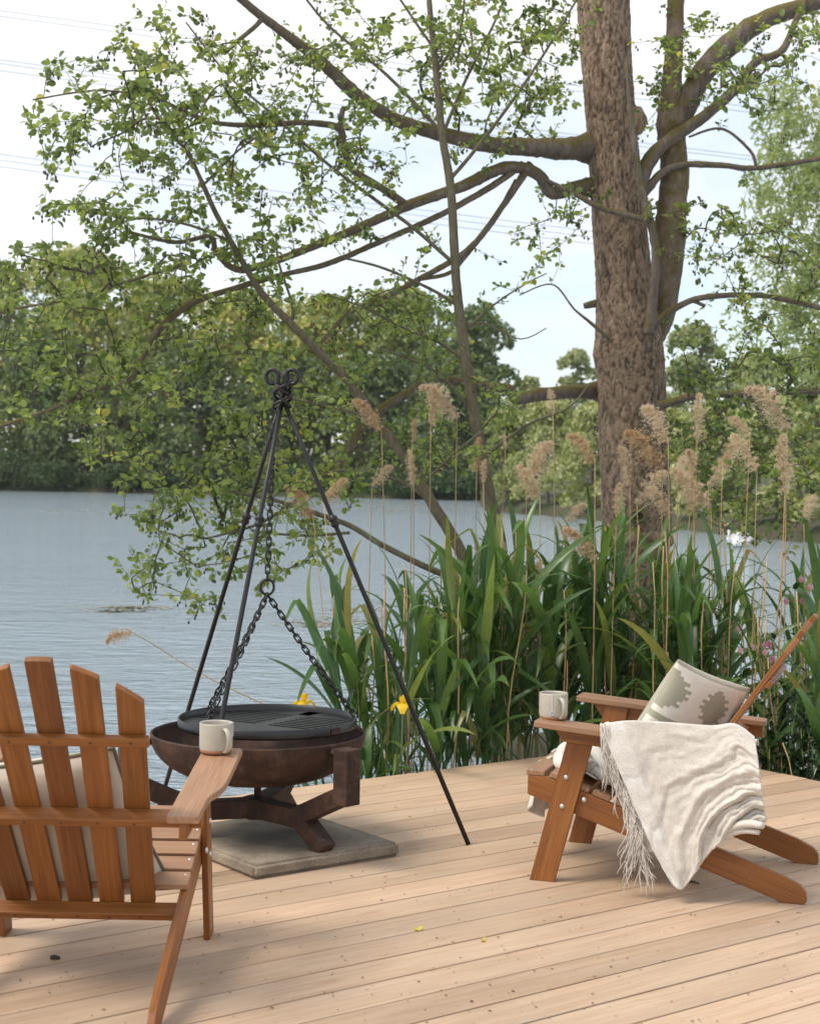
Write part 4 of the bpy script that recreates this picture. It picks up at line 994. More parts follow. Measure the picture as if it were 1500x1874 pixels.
def big_trunk(pts, rad, n=120, step=.011, freq=56, depth=.012):
    P = [Vector(p) for p in pts]; L_ = sum((b - a).length for a, b in zip(P, P[1:])); k = int(L_ / step); c = spline(P, k); d = [0]
    for a, b in zip(P, P[1:]): d.append(d[-1] + (b - a).length)
    V = []; cracks = []
    for i in range(k):
        r = float(np.interp(d[-1] * i / (k - 1), d, rad))
        for j in range(n):
            a = 2 * math.pi * j / n; ca, sa = math.cos(a), math.sin(a); z = c[i].z
            base = Vector((ca * r * freq, sa * r * freq, z * freq * .18))
            w = Vector((noise.noise(base * .5), noise.noise(base * .5 + Vector((9, 0, 0))), noise.noise(base * .35 + Vector((0, 7, 0))) * .8)) * .75
            q1 = noise.noise(base * .62 + w); q2 = noise.noise(base * 1.25 + w * 1.4 + Vector((31, 5, 2))); q3 = noise.noise(Vector((base.x * .5, base.y * .5, base.z * 3.2)) + w * 2); e = min(1., abs(q1) * 4.2, abs(q2) * 5.5 + .12, abs(q3) * 7 + .30)
            lump = .05 * noise.noise(Vector((ca * 1.3, sa * 1.3, z * 1.1))) + .025 * noise.noise(Vector((ca * 3, sa * 3, z * 3.4)))
            rr = r * (1 + lump) + depth * (e ** .6 - 1) + .004 * noise.noise(base * 2.3)
            V.append((c[i].x + ca * rr, c[i].y + sa * rr, z)); cracks.append(max(0., 1 - e * 1.7))
    Fi = [(i * n + j, i * n + (j + 1) % n, (i + 1) * n + (j + 1) % n, (i + 1) * n + j) for i in range(k - 1) for j in range(n)]
    me = bpy.data.meshes.new('trunk'); me.from_pydata(V, [], Fi); me.materials.append(M_BARK)
    at_ = me.attributes.new('crack', 'FLOAT', 'POINT'); at_.data.foreach_set('value', cracks)
    me.polygons.foreach_set('use_smooth', [True] * len(me.polygons)); return me, c
def grow(skel, att, jitter=.18):
    N = len(att); S = np.array([tuple(p) for p in skel]); A_ = np.array(att)
    best = np.full(N, 1e9); par = np.full(N, -1)
    for i in range(0, len(S), 400):
        D = np.linalg.norm(A_[:, None] - S[None, i:i + 400], axis=2); j = D.argmin(1); dm = D[np.arange(N), j]; up = dm < best; best[up] = dm[up]; par[up] = -(j[up] + i) - 1
    best = best * 1.0; done = np.zeros(N, bool); order = []; plen = np.zeros(N)
    for _ in range(N):
        b = np.where(done, 1e9, best); k = int(b.argmin()); done[k] = True; order.append(k)
        D = np.linalg.norm(A_ - A_[k], axis=1) * 1.08; up = (~done) & (D < best); best[up] = D[up]; par[up] = k
    return order, par
def pieces(root, leaves, mat, alone, nm='leaf'):
    # leaves: list of (pos, x dir, normal, size, tint); the largest in view are objects of their own, the rest one mesh
    n = len(leaves); X = np.array([l[1] for l in leaves]); Nn = np.array([l[2] for l in leaves]); Pp = np.array([l[0] for l in leaves]); S = np.array([l[3] for l in leaves]); T = np.array([l[4] for l in leaves])
    X /= np.linalg.norm(X, axis=1)[:, None]; Y = np.cross(Nn, X); Y /= np.linalg.norm(Y, axis=1)[:, None]; Z = np.cross(X, Y)
    score = []
    for i in range(n):
        u, v = pix(Pp[i]); score.append(S[i] / Pp[i][1] * (1 if -5 < u < 1505 and -5 < v < 1700 else .01))
    idx = np.argsort(-np.array(score)); a = idx[:alone]; b = idx[alone:]
    wid = rng.uniform(.85, 1.15, n)
    if len(b):
        V = Pp[b][:, None] + S[b][:, None, None] * (LV[None, :, 0:1] * X[b][:, None] + LV[None, :, 1:2] * wid[b][:, None, None] * Y[b][:, None] + LV[None, :, 2:3] * Z[b][:, None])
        Fi = (LF[None] + (np.arange(len(b)) * len(LV))[:, None, None]).ravel()
        o = link('foliage', np_mesh('foliage', V.reshape(-1, 3) - np.array(root.location), 4, Fi, mat, np.repeat(T[b], len(LF)), True), root, kind='stuff')
    vars_ = [np_mesh('leaf', LV, 4, LF.ravel(), mat, np.full(len(LF), t), True) for t in np.linspace(.03, .97, 12)]
    for i in a:
        M = Matrix(((X[i][0], Y[i][0] * wid[i], Z[i][0], Pp[i][0] - root.location.x), (X[i][1], Y[i][1] * wid[i], Z[i][1], Pp[i][1] - root.location.y), (X[i][2], Y[i][2] * wid[i], Z[i][2], Pp[i][2] - root.location.z), (0, 0, 0, 1))) @ Matrix.Scale(S[i], 4)
        link(nm, vars_[min(11, int(T[i] * 12))], root, M)
def foliage(root, skel, blobs, depth, mat, twigmat, alone, size=(.027, .048), per=(7, 12), tint=.45, spread=.45, cones=0, bare=.0):
    att = []; tb = []
    for (cx, cy, rx, ry, n, *ex_) in blobs:
        dy = ex_[0] if ex_ else 0; tt = ex_[1] if len(ex_) > 1 else 0
        for _ in range(n):
            a = random.uniform(0, 6.283); q = math.sqrt(random.random()) * 1.05; u, v = cx + math.cos(a) * rx * q, cy + math.sin(a) * ry * q
            att.append(at(u, v, depth(u, v) + dy + random.gauss(0, spread))); tb.append(tint + tt)
    A_ = [tuple(p) for p in att]; order, par = grow(skel, A_)
    N = len(A_); desc = np.ones(N)
    for k in order[::-1]:
        if par[k] >= 0: desc[par[k]] += desc[k]
    m = MB(); leaves = []; R0 = root.location; conesm = MB()
    for k in order:
        c = Vector(A_[k]); p = Vector(A_[par[k]]) if par[k] >= 0 else Vector(skel[-par[k] - 1]); d = c - p; L_ = d.length
        if L_ < 1e-4: continue
        off = Vector((random.gauss(0, 1), random.gauss(0, 1), random.gauss(0, .8))) * L_ * .10 + Vector((0, 0, .05 * L_))
        mid = p.lerp(c, .45) + off; r1 = min(.0085, .0013 * desc[k] ** .42); r0 = min(.010, r1 * 1.25)
        ns = 4 if L_ < .3 else 7; crv = [p * (1 - t) ** 2 + mid * (2 * t * (1 - t)) + c * t * t for t in np.linspace(0, 1, ns)]
        m.tube([q - R0 for q in crv], [r0 + (r1 - r0) * i / (ns - 1) for i in range(ns)], 4 if r1 < .004 else 6, cap=False)
        if random.random() < bare: continue
        cl = random.gauss(0, .16)
        nl = random.randint(*per) + (2 if desc[k] == 1 else 0) + int(min(L_, .8) * 5)
        for _ in range(nl):
            t = 1 - (random.random() ** 1.3) * min(1, .42 / max(L_, .1)); q = p * (1 - t) ** 2 + mid * (2 * t * (1 - t)) + c * t * t
            s = random.uniform(*size) * random.choice([.55, .8, 1, 1, 1.2]); dr = (d / L_) * .5 + Vector((random.gauss(0, 1), random.gauss(0, 1), random.gauss(.05, .6))) * .8; dr.normalize()
            nm = Vector((random.gauss(0, .75), random.gauss(-.25, .75), random.gauss(.75, .6)))
            if nm.cross(dr).length < .05: continue
            pos = q + dr * s * .34 + Vector((random.gauss(0, 1), random.gauss(0, 1), random.gauss(0, 1))) * .005
            leaves.append((tuple(pos), tuple(dr), tuple(nm), s, min(.999, max(0, tb[k] + cl + random.gauss(0, .17)))))
        if cones and random.random() < cones:
            for _ in range(random.randint(3, 6)):
                q = c + Vector((random.gauss(0, .025), random.gauss(0, .025), -random.uniform(.0, .07))) - R0
                conesm.tube([q + Vector((0, 0, .012)), q + Vector((0, 0, .006)), q - Vector((0, 0, .004)), q - Vector((0, 0, .011))], [.001, .0062, .0068, .001], 6)
                conesm.tube([q + Vector((0, 0, .012)), c - R0], .0008, 3, cap=False)
    m.build('twigs', twigmat, root, smooth=True, kind='stuff')
    if conesm.v: conesm.build('alder_cones', M_TWIG, root, smooth=True, kind='stuff')
    pieces(root, leaves, mat, alone)

def YA(u, v=0):
    if u < 1080: return 8.7 + 2.2 * max(0, min(1, (u + 50) / 1130)) ** 1.1
    return 11. - .7 * max(0, (u - 1180)) / 320
alder = empty('alder_tree', (at(1160, 1000, 11).x, 11, -.5), 0, label='big alder with thick fissured trunk and spreading limbs behind the reeds', cat='tree')
AL = alder.location.copy()
TP = [(1092, -160, 47), (1104, 0, 49), (1110, 120, 47), (1118, 240, 46), (1128, 350, 49), (1136, 453, 50), (1143, 540, 53), (1149, 610, 62), (1150, 650, 66), (1155, 700, 62), (1158, 780, 62), (1162, 860, 63), (1165, 930, 66), (1167, 970, 62), (1168, 1040, 52), (1170, 1150, 54), (1172, 1300, 62), (1174, 1420, 80)]
tp = [at(u, v, 11.0) for u, v, r in TP][::-1]; trad = [r * 11 / F for *_, r in TP][::-1]
me, tc_ = big_trunk([p - AL for p in tp], trad); link('trunk', me, alder)
skel = []
def limb(path, Yf=None, name='limb', mat=None, n=12, rough=.12, par=None, sk=None, R0=None):
    Y_ = Yf or (lambda u, v: YA(u, v)); pts = []; rad = []
    for (u, v, r, *dy) in path:
        Y = Y_(u, v) + (dy[0] if dy else 0); pts.append(at(u, v, Y)); rad.append(r * Y / F * (.86 if u < 1075 and name == 'limb' else 1))
    m, c, rr = limb_tube([p - (R0 if R0 is not None else AL) for p in pts], rad, n, .03, rough)
    m.build(name, mat or M_LIMB, par or alder, smooth=True); (sk if sk is not None else skel).extend([p + (R0 if R0 is not None else AL) for p in c[::2]])
T11 = lambda u, v: 11.0
LIMBS = [
    ([(1132, 278, 36, .22), (1100, 273, 32, .17), (1078, 271, 28, .12), (1055, 271, 25, .06), (1020, 272, 23), (956, 268, 19), (892, 264, 17), (807, 245, 16), (753, 229, 15), (710, 212, 14), (650, 170, 14), (590, 115, 13), (540, 75, 11), (480, 30, 9), (420, -20, 8)], None),
    ([(1132, 342, 24, .20), (1100, 342, 20, .15), (1078, 342, 18, .09), (1056, 343, 15, .04), (1009, 352, 14), (988, 322, 13), (956, 307, 13), (913, 309, 13), (844, 341, 12), (753, 373, 11), (700, 397, 10), (600, 440, 8.5), (480, 485, 8), (430, 492, 7), (395, 460, 6), (385, 432, 5), (320, 443, 4.5), (240, 425, 3)], None),
    ([(744, 376, 9), (700, 345, 8.5), (645, 310, 8), (628, 268, 7), (620, 234, 8), (560, 224, 6.5), (480, 228, 6), (400, 225, 5), (340, 205, 4.5), (285, 180, 3), (180, 165, 2.2), (60, 182, 1.6)], None),
    ([(622, 232, 6), (626, 205, 6), (628, 195, 4)], None),
    ([(970, 300, 9), (929, 363, 7), (860, 453, 6.5), (764, 512, 6), (700, 545, 5.5), (640, 572, 5), (600, 612, 4.5), (570, 645, 4)], None),
    ([(956, 300, 8), (900, 340, 7), (807, 392, 6.5), (700, 440, 6), (600, 482, 6), (520, 502, 5.5), (420, 530, 6), (345, 558, 7.5), (285, 610, 7.5), (262, 650, 6.5), (232, 700, 5.5), (165, 715, 5), (90, 750, 4.5), (-30, 790, 3.5)], None),
    ([(262, 648, 5), (235, 685, 4.5), (205, 745, 3)], None),
    ([(945, 330, 6), (905, 400, 5.5), (850, 470, 5), (820, 500, 4.5), (760, 512, 4)], None),
    ([(1140, 718, 26, .22), (1108, 716, 22, .16), (1085, 715, 17, .10), (1064, 716, 14, .04), (1041, 717, 14), (985, 722, 14), (945, 729, 13), (929, 712, 12), (876, 707, 10), (796, 693, 9.5), (743, 722, 9.5), (700, 747, 9.5), (656, 792, 9.5), (621, 850, 8.5), (584, 880, 6.5), (540, 918, 4.5), (470, 960, 3), (380, 985, 2)], lambda u, v: 11 - 1.6 * max(0, 1080 - u) / 600),
    ([(480, 32, 6), (470, 45, 5), (440, 70, 5), (410, 98, 4)], None),
    ([(350, 480, 3), (240, 513, 3.5), (136, 545, 3.2), (0, 568, 2.5), (-80, 575, 2)], lambda u, v: 9.2),
    ([(1160, 345, 22), (1180, 307, 15), (1212, 265, 12), (1287, 213, 10.5), (1350, 160, 9.5), (1390, 136, 8)], T11),
    ([(1353, 158, 9), (1380, 115, 8), (1430, 92, 7), (1457, 35, 6), (1480, -10, 5)], T11),
    ([(1170, 362, 10), (1187, 342, 9), (1212, 315, 7), (1250, 301, 6), (1320, 302, 5.5), (1383, 307, 5), (1500, 290, 4.5), (1560, 285, 4)], T11),
    ([(1383, 305, 3), (1372, 275, 3), (1320, 235, 2.5), (1260, 250, 2)], T11),
    ([(1186, 612, 11), (1193, 560, 9), (1200, 480, 8.5), (1197, 440, 8), (1188, 400, 8), (1180, 370, 7), (1168, 320, 7), (1160, 260, 6), (1153, 213, 5), (1150, 160, 4), (1146, 120, 2.5)], lambda u, v: 10.72),
    ([(1188, 402, 6), (1153, 395, 5.5), (1095, 378, 5.5), (1052, 355, 5), (1004, 331, 4), (985, 318, 2.5)], lambda u, v: 10.68),
    ([(1192, 600, 8), (1205, 585, 6.5), (1233, 565, 6), (1287, 544, 5.5), (1393, 541, 5), (1500, 563, 4.5), (1570, 575, 4)], lambda u, v: 10.85),
    ([(1235, 563, 4), (1262, 550, 3.5), (1290, 560, 3)], lambda u, v: 10.85),
    ([(1205, 742, 9), (1223, 738, 7.5), (1281, 723, 7), (1388, 720, 6), (1500, 715, 5.5), (1600, 712, 5)], lambda u, v: 10.6),
    ([(1375, 722, 6), (1393, 760, 5.5), (1415, 810, 5), (1430, 870, 4), (1440, 940, 3)], lambda u, v: 10.4),
    ([(1300, 724, 4), (1330, 755, 4), (1352, 780, 3), (1300, 800, 2.5), (1240, 830, 2)], lambda u, v: 10.3),
    ([(1110, 550, 8), (1085, 556, 7), (1068, 560, 6)], T11),
    ([(1120, 625, 4), (1080, 590, 3), (1050, 565, 2.2), (1010, 520, 1.8), (950, 540, 1.3)], lambda u, v: 10.7),
]
for p, Yf in LIMBS: limb(p, Yf)
limb([(1172, 640, 26), (1192, 612, 26), (1210, 575, 24), (1219, 520, 25), (1224, 470, 27), (1228, 400, 27), (1233, 330, 26), (1231, 270, 25), (1225, 225, 24), (1228, 160, 18), (1232, 107, 17), (1236, 0, 15), (1240, -150, 13)], lambda u, v: 11.12, 'second_stem', M_MOSSY, 28, .10)
limb([(1232, 250, 20), (1252, 205, 20), (1285, 135, 21), (1335, 80, 21), (1400, 35, 17), (1500, 2, 14), (1620, -40, 12)], lambda u, v: 11.1, 'limb', M_BARK if False else M_LIMB, 20)
m = MB(); b0 = at(1160, 220, 10.96)
P = [[tuple(b0 - AL + Vector((.085 * math.sin(t) * math.cos(a) * (1 + .30 * noise.noise(Vector((math.cos(a) * 1.6, math.sin(a) * 1.6, t * 1.5)))), .066 * math.sin(t) * math.sin(a), .11 * math.cos(t) * (1 + .2 * noise.noise(Vector((math.cos(a), math.sin(a), t * 2))))))) for a in np.linspace(0, 6.283, 24, endpoint=False)] for t in np.linspace(.02, 3.12, 16)]
m.grid(P, True); m.build('burl', M_BARK, alder, smooth=True)
m = MB(); kc = at(1166, 945, 11 - .262) - AL; P = []
for t in np.linspace(0, 1, 9):
    r = .055 - .040 * t; y = -.028 * math.sin(math.pi * min(1, t * 1.4)) + (.05 * max(0, t - .6)); P.append([tuple(kc + Vector((r * 1.15 * math.cos(a), y, r * .9 * math.sin(a)))) for a in np.linspace(0, 6.283, 24, endpoint=False)])
m.grid(P, True); m.build('knot_hole', M_LIMB, alder, smooth=True)
m = MB(); P = []
for i in range(48):       # swollen lumpy ring under the knot
    a = 6.283 * i / 48; row = []
    for j in range(14):
        b_ = 6.283 * j / 14; rr = .038 * (1 + .55 * noise.noise(Vector((math.cos(a) * 2.2, math.sin(a) * 2.2, math.cos(b_)))) + .35 * noise.noise(Vector((math.cos(a) * 6, math.sin(a) * 6, math.sin(b_) * 2))))
        r = .205 + rr * math.cos(b_); c_ = at(1168, 984, 11) - AL; row.append((c_.x + r * math.cos(a), c_.y + r * math.sin(a), c_.z + rr * 1.2 * math.sin(b_) + .02 * math.sin(a * 3)))
    P.append(row)
P.append(P[0]); m.grid(P, True); m.build('burr_ring', M_BARK, alder, smooth=True)
B = [(300, 60, 120, 55, 26), (220, 130, 130, 45, 34), (380, 110, 110, 50, 34), (500, 140, 100, 60, 34), (160, 215, 110, 40, 30), (300, 200, 110, 60, 50), (430, 220, 110, 50, 42), (560, 250, 120, 60, 44), (680, 260, 90, 60, 26),
     (620, 60, 110, 60, 30), (740, 90, 90, 80, 30), (900, 60, 110, 70, 46), (990, 110, 80, 100, 46), (1000, 210, 60, 50, 16), (840, 140, 80, 70, 22), (760, 180, 80, 60, 18), (920, 190, 90, 50, 24), (1040, 30, 60, 60, 18),
     (170, 285, 100, 40, 26), (300, 310, 130, 40, 26), (480, 330, 110, 50, 28), (640, 330, 90, 50, 24), (880, 280, 70, 40, 12),
     (160, 400, 90, 40, 26), (280, 400, 110, 45, 26), (440, 420, 110, 50, 26), (600, 420, 80, 40, 14), (110, 480, 110, 40, 38), (250, 480, 110, 40, 34), (400, 500, 110, 40, 26), (1010, 430, 75, 50, 20), (940, 500, 50, 30, 5), (1020, 350, 60, 20, 8),
     (80, 560, 110, 45, 34), (220, 555, 120, 45, 32), (370, 565, 110, 40, 30), (520, 560, 90, 35, 22), (660, 570, 110, 40, 26), (780, 560, 80, 40, 18),
     (60, 660, 90, 55, 26, 0, -.05), (180, 660, 100, 55, 34), (320, 650, 110, 55, 38), (460, 640, 100, 48, 28), (600, 650, 90, 50, 22), (720, 630, 100, 50, 18), (830, 660, 80, 50, 10),
     (110, 740, 110, 40, 30, 0, -.05), (230, 740, 90, 50, 24), (350, 760, 100, 50, 28), (460, 800, 80, 70, 34, 0, .18), (600, 740, 100, 60, 24, 0, .12), (700, 840, 100, 60, 20), (820, 810, 80, 60, 12), (900, 750, 60, 35, 12),
     (210, 830, 70, 50, 18), (330, 850, 90, 40, 26), (430, 870, 80, 40, 26, 0, .1), (560, 850, 80, 40, 22, 0, .2), (270, 915, 70, 40, 26), (380, 930, 90, 40, 28), (500, 960, 90, 40, 20), (300, 1010, 90, 40, 20), (420, 1010, 70, 40, 14), (290, 1060, 60, 40, 12), (370, 1110, 50, 30, 8), (480, 1060, 50, 40, 10), (570, 1010, 50, 50, 10), (640, 900, 60, 40, 14)]
BR = [(1230, 60, 50, 60, 12), (1330, 130, 80, 50, 14), (1420, 160, 80, 40, 14), (1300, 450, 80, 60, 16), (1400, 380, 80, 60, 14), (1470, 500, 60, 60, 12), (1330, 570, 80, 40, 12), (1440, 600, 70, 40, 16), (1110, 60, 60, 60, 5), (1215, 100, 60, 70, 16), (1190, 200, 30, 60, 8), (1300, 60, 60, 60, 14), (1400, 90, 80, 60, 20), (1470, 60, 50, 60, 16), (1290, 180, 50, 50, 8), (1440, 210, 70, 40, 8), (1190, 380, 30, 25, 5), (1120, 350, 40, 30, 4), (1290, 400, 60, 40, 12), (1360, 450, 80, 50, 14), (1450, 430, 60, 60, 14), (1300, 500, 60, 30, 8), (1430, 510, 70, 40, 10),
      (1270, 660, 60, 50, 20, -.2, -.15), (1360, 690, 90, 45, 34, -.2, -.15), (1460, 670, 60, 50, 20, -.2, -.1), (1280, 760, 60, 40, 20, -.2, -.15), (1370, 780, 80, 50, 32, -.3, -.15), (1460, 780, 60, 60, 26, -.3, -.15), (1260, 850, 50, 50, 16, -.3, -.15), (1350, 870, 80, 50, 32, -.3, -.15), (1450, 880, 70, 60, 30, -.3, -.15), (1300, 930, 60, 30, 16, -.3, -.15), (1410, 950, 80, 40, 24, -.3, -.1), (1400, 1000, 60, 25, 6, -.3, -.1)]
foliage(alder, skel, B + BR, YA, M_ALDER, M_TWIG, 300, cones=.16, tint=.45)

def young(name, label, path, branches, blobs, Yc, alone, matl=M_SAPL):
    u, v, r = path[0][:3]; base = at(u, v, Yc(u, v)); base.z = WATER_Z - .05; o = empty(name, base, 0, label=label, cat='tree'); sk = []
    limb(path, Yc, 'trunk', M_SAPB, 14, .05, o, sk, base)
    for b in branches: limb(b, Yc, 'branch', M_SAPB, 7, .05, o, sk, base)
    foliage(o, sk, blobs, lambda u, v: Yc(u, v), matl, M_TWIG, alone, (.027, .047), (5, 9), .45, .35)
    return o
young('slim_alder', 'slim straight young alder rising through the reeds left of the big trunk',
    [(952, 1340, 15), (930, 1150, 14), (912, 985, 13), (893, 900, 12), (868, 760, 10.5), (850, 640, 9.5), (835, 520, 8.5), (825, 350, 8), (808, 240, 7), (795, 100, 6), (785, 0, 5), (778, -120, 4)],
    [[(821, 330, 4), (868, 275, 3.5), (940, 180, 3), (1000, 90, 2.5), (1060, -10, 2)], [(806, 255, 3.5), (850, 150, 3), (900, 50, 2.5), (930, -20, 2)], [(808, 242, 4), (760, 190, 3.5), (700, 130, 3), (600, 45, 2.5), (540, -30, 2)],
     [(828, 480, 4), (760, 420, 3.5), (700, 375, 3.5), (600, 300, 3), (500, 210, 2.5), (420, 140, 2), (340, 40, 1.5)], [(852, 660, 3.5), (800, 625, 3), (740, 600, 2.5), (660, 560, 2), (600, 540, 1.5)], [(838, 560, 3.5), (790, 530, 3), (700, 490, 2.5), (620, 470, 2)],
     [(868, 760, 3.5), (820, 700, 3), (770, 665, 2.5), (700, 640, 2)], [(880, 840, 3.5), (960, 780, 2.5), (1040, 745, 2), (1080, 700, 1.5)], [(846, 610, 2.5), (900, 560, 2), (960, 520, 1.5), (1000, 500, 1)], [(845, 600, 2.5), (880, 590, 2), (950, 620, 1.2), (1000, 600, 1)], [(795, 90, 3), (760, 40, 2.5), (720, -20, 2)], [(800, 130, 3), (840, 60, 2.5), (850, -10, 2)]],
    [(620, 120, 80, 70, 14), (720, 180, 80, 70, 16), (860, 130, 90, 90, 24), (960, 100, 80, 90, 18), (780, 40, 90, 40, 16), (530, 230, 80, 60, 12), (640, 390, 80, 50, 12), (760, 450, 60, 40, 8), (700, 560, 80, 50, 12), (780, 640, 80, 50, 16), (900, 560, 40, 30, 5), (820, 750, 60, 50, 12), (920, 720, 40, 30, 8)], lambda u, v: 9.7, 200)
young('leaning_alder', 'thin young alder leaning to the upper left behind the tripod',
    [(905, 1300, 13), (860, 1055, 11), (790, 920, 10.5), (735, 830, 9.5), (680, 760, 9), (640, 700, 8.5), (580, 640, 8), (500, 560, 7), (465, 515, 6), (400, 400, 5), (368, 330, 4.2), (340, 275, 3.6), (280, 200, 3), (250, 110, 2)],
    [[(500, 558, 3.5), (528, 590, 3), (535, 560, 2.5), (510, 480, 2), (505, 430, 1.5)], [(720, 800, 4), (660, 760, 3), (560, 735, 2.5), (470, 720, 2)], [(790, 920, 3.5), (730, 880, 3), (640, 860, 2.5), (560, 880, 2)], [(770, 890, 3), (820, 840, 2.5), (880, 790, 2)],
     [(866, 1075, 7), (830, 1058, 6.5), (780, 1038, 6), (700, 998, 5.5), (640, 962, 5), (573, 938, 4.5), (500, 915, 3.5), (420, 900, 2.5)], [(640, 975, 3), (560, 980, 2.5), (480, 975, 2)], [(420, 440, 3), (340, 410, 2.5), (250, 400, 2), (170, 430, 1.5)], [(370, 340, 2.5), (430, 280, 2), (470, 250, 1.5)]],
    [(270, 150, 70, 60, 18), (340, 260, 60, 50, 16), (240, 420, 80, 40, 14), (380, 370, 60, 50, 16), (470, 480, 70, 50, 16), (520, 430, 60, 40, 10), (560, 720, 90, 50, 14), (640, 690, 70, 50, 9), (620, 860, 80, 50, 18), (840, 820, 70, 40, 14), (760, 790, 70, 40, 7), (460, 905, 70, 40, 16), (520, 990, 60, 50, 12)], lambda u, v: 9.3, 200)
# willow at the right edge, further off
def willow():
    b = at(1640, 960, 30); b.z = WATER_Z + .2; o = empty('willow_tree', b, 0, label='pale feathery willow drooping in at the right photo edge', cat='tree')
    link('trunk', trunk_mesh(Vector((0, 0, -.5)), at(1620, 200, 30) - b, .35, .08, 9, 2.2), o)
    P = []; D = []
    tw = MB()
    for _ in range(190):
        u0, v0 = random.gauss(1510, 85), random.uniform(150, 640)
        if u0 < 1375 + max(0, 330 - v0) * .25: continue
        Y = 30 + random.uniform(-1.5, 1.5); ln = random.uniform(30, 110); dr = random.uniform(-70, 10); pts = []
        for t in np.linspace(0, 1, 7): pts.append(at(u0 + dr * t, v0 + ln * (t ** 1.8), Y))
        tw.tube([p - b for p in pts], .007, 3, cap=False)
        for _ in range(70):
            t = random.random(); q = at(u0 + dr * t, v0 + ln * t ** 1.8, Y); P.append(q + Vector((random.gauss(0, .11), random.gauss(0, .11), random.gauss(0, .10))) - b); D.append((0, -.4, .3))
    link('foliage', leaf_cards(np.array([tuple(p) for p in P]), np.array(D), .060, np.clip(rng.normal(.5, .22, len(P)), 0, 1), M_WILLOW, 'foliage', 1.0, 2.6), o, kind='stuff')
    tw.build('twigs', M_TWIG, o, kind='stuff')
willow()

# ------------------------------------------------------------------ near bank, reeds and flowers
m = MB(); P = []
for i in range(30):
    a = i / 30 * 6.283; P.append([(AL.x + math.cos(a) * r * (1.25 + .2 * math.sin(a * 3)), AL.y + .2 + math.sin(a) * r * .8, WATER_Z - .12 + h_ + .03 * fbm(math.cos(a) * r, math.sin(a) * r, 5)) for r, h_ in ((.1, .25), (.5, .22), (.9, .15), (1.4, .02), (1.8, -.12))])
P.append(P[0]); m.grid(P); m.build('near_bank', M_SOIL, smooth=True, kind='structure', label='small muddy hump of bank round the foot of the big alder')
def blade(L_, w, rise, bend, kink=None, twist=0., n=12):
    pts = []; x = z = 0.; a = rise; V = []; 
    for i in range(n + 1):
        t = i / n; ww = w * min(1, .55 + t * 2.2) * (1 - t ** 2.2) ** .8 + .0004
        dx, dz = math.cos(a), math.sin(a); nx_, nz_ = -dz, dx; tw = twist * t
        yx = math.sin(tw); yy = math.cos(tw)
        V += [(x + nx_ * yx * ww / 2 + nx_ * ww * .14, yy * ww / 2, z + nz_ * yx * ww / 2 + nz_ * ww * .14), (x, 0, z), (x - nx_ * yx * ww / 2 + nx_ * ww * .14, -yy * ww / 2, z - nz_ * yx * ww / 2 + nz_ * ww * .14)]
        x += dx * L_ / n; z += dz * L_ / n; a -= bend * (.35 + 1.7 * t) / n
        if kink and abs(t - kink) < .5 / n: a -= 1.5
    Fc = []
    for i in range(n): Fc += [(3 * i, 3 * i + 1, 3 * i + 4, 3 * i + 3), (3 * i + 1, 3 * i + 2, 3 * i + 5, 3 * i + 4)]
    return V, Fc
def blade_mesh(name, mat, *a, **k):
    V, Fc = blade(*a, **k); m = MB(); m.add(V, Fc); return m.mesh(name, mat, True)
BL = [blade_mesh('leaf', M_REED, .58, .046, 1.15, .8), blade_mesh('leaf', M_REED, .54, .050, 1.1, 1.4), blade_mesh('leaf', M_REED, .60, .050, 1.15, 2.2), blade_mesh('leaf', M_REED, .52, .042, 1.28, .35, None, .6),
      blade_mesh('leaf', M_REED, .58, .050, 1.2, .6, .55), blade_mesh('leaf', M_REED, .56, .052, 1.1, .4, .42), blade_mesh('leaf', M_REED, .46, .036, 1.35, .4), blade_mesh('leaf', M_REED, .62, .046, .95, .7, None, 1.2)]
def stem_mesh(h, r0, r1, mat, name='stem', nodes=6, wob=.012):
    pts = [(wob * math.sin(i * 1.1), wob * math.cos(i * .8), h * i / 8) for i in range(9)]; m = MB(); m.tube(pts, [r0 + (r1 - r0) * i / 8 for i in range(9)], 6); return m.mesh(name, mat, True)
GST = [stem_mesh(1.0, .0062, .0035, M_GCULM, wob=.01) for _ in range(2)]
DST = [stem_mesh(1.0, .0046, .0024, M_CULM, wob=.012), stem_mesh(1.0, .0050, .003, M_CULM, wob=-.01)]
def reed_proto(k):
    o = empty('green_reed', (0, 0, 0), 0, label='green common reed with long arching blades in the bed behind the deck', cat='reed', group='green reeds of the bed behind the deck')
    link('stem', GST[k % 2], o, Matrix.Diagonal((1, 1, 1.38, 1)))
    nl = random.randint(7, 9); az = random.uniform(0, 6.28)
    for i in range(nl):
        t = i / (nl - 1); z = .52 + .82 * t; ty = random.choice([0, 1, 1, 2, 2, 4, 4, 5, 7] if t < .75 else [0, 1, 2, 3, 6, 4]); s = (1.0 + .25 * math.sin(math.pi * t)) * random.uniform(.85, 1.15)
        az += math.pi + random.gauss(0, .5)
        M = Matrix.Translation((0, 0, z)) @ Matrix.Rotation(az, 4, 'Z') @ Matrix.Rotation(-(.15 * t) + random.gauss(0, .16), 4, 'Y') @ Matrix.Scale(s, 4)
        link('leaf', BL[ty], o, M)
    return o
def edgeY(u): return float(np.interp(u, [300, 545, 983, 1148, 1389, 1500, 1700], [6.9, 7.31, 8.16, 8.53, 7.92, 7.66, 7.2]))
protos = [reed_proto(k) for k in range(14)]; used = set(); cnt = 0
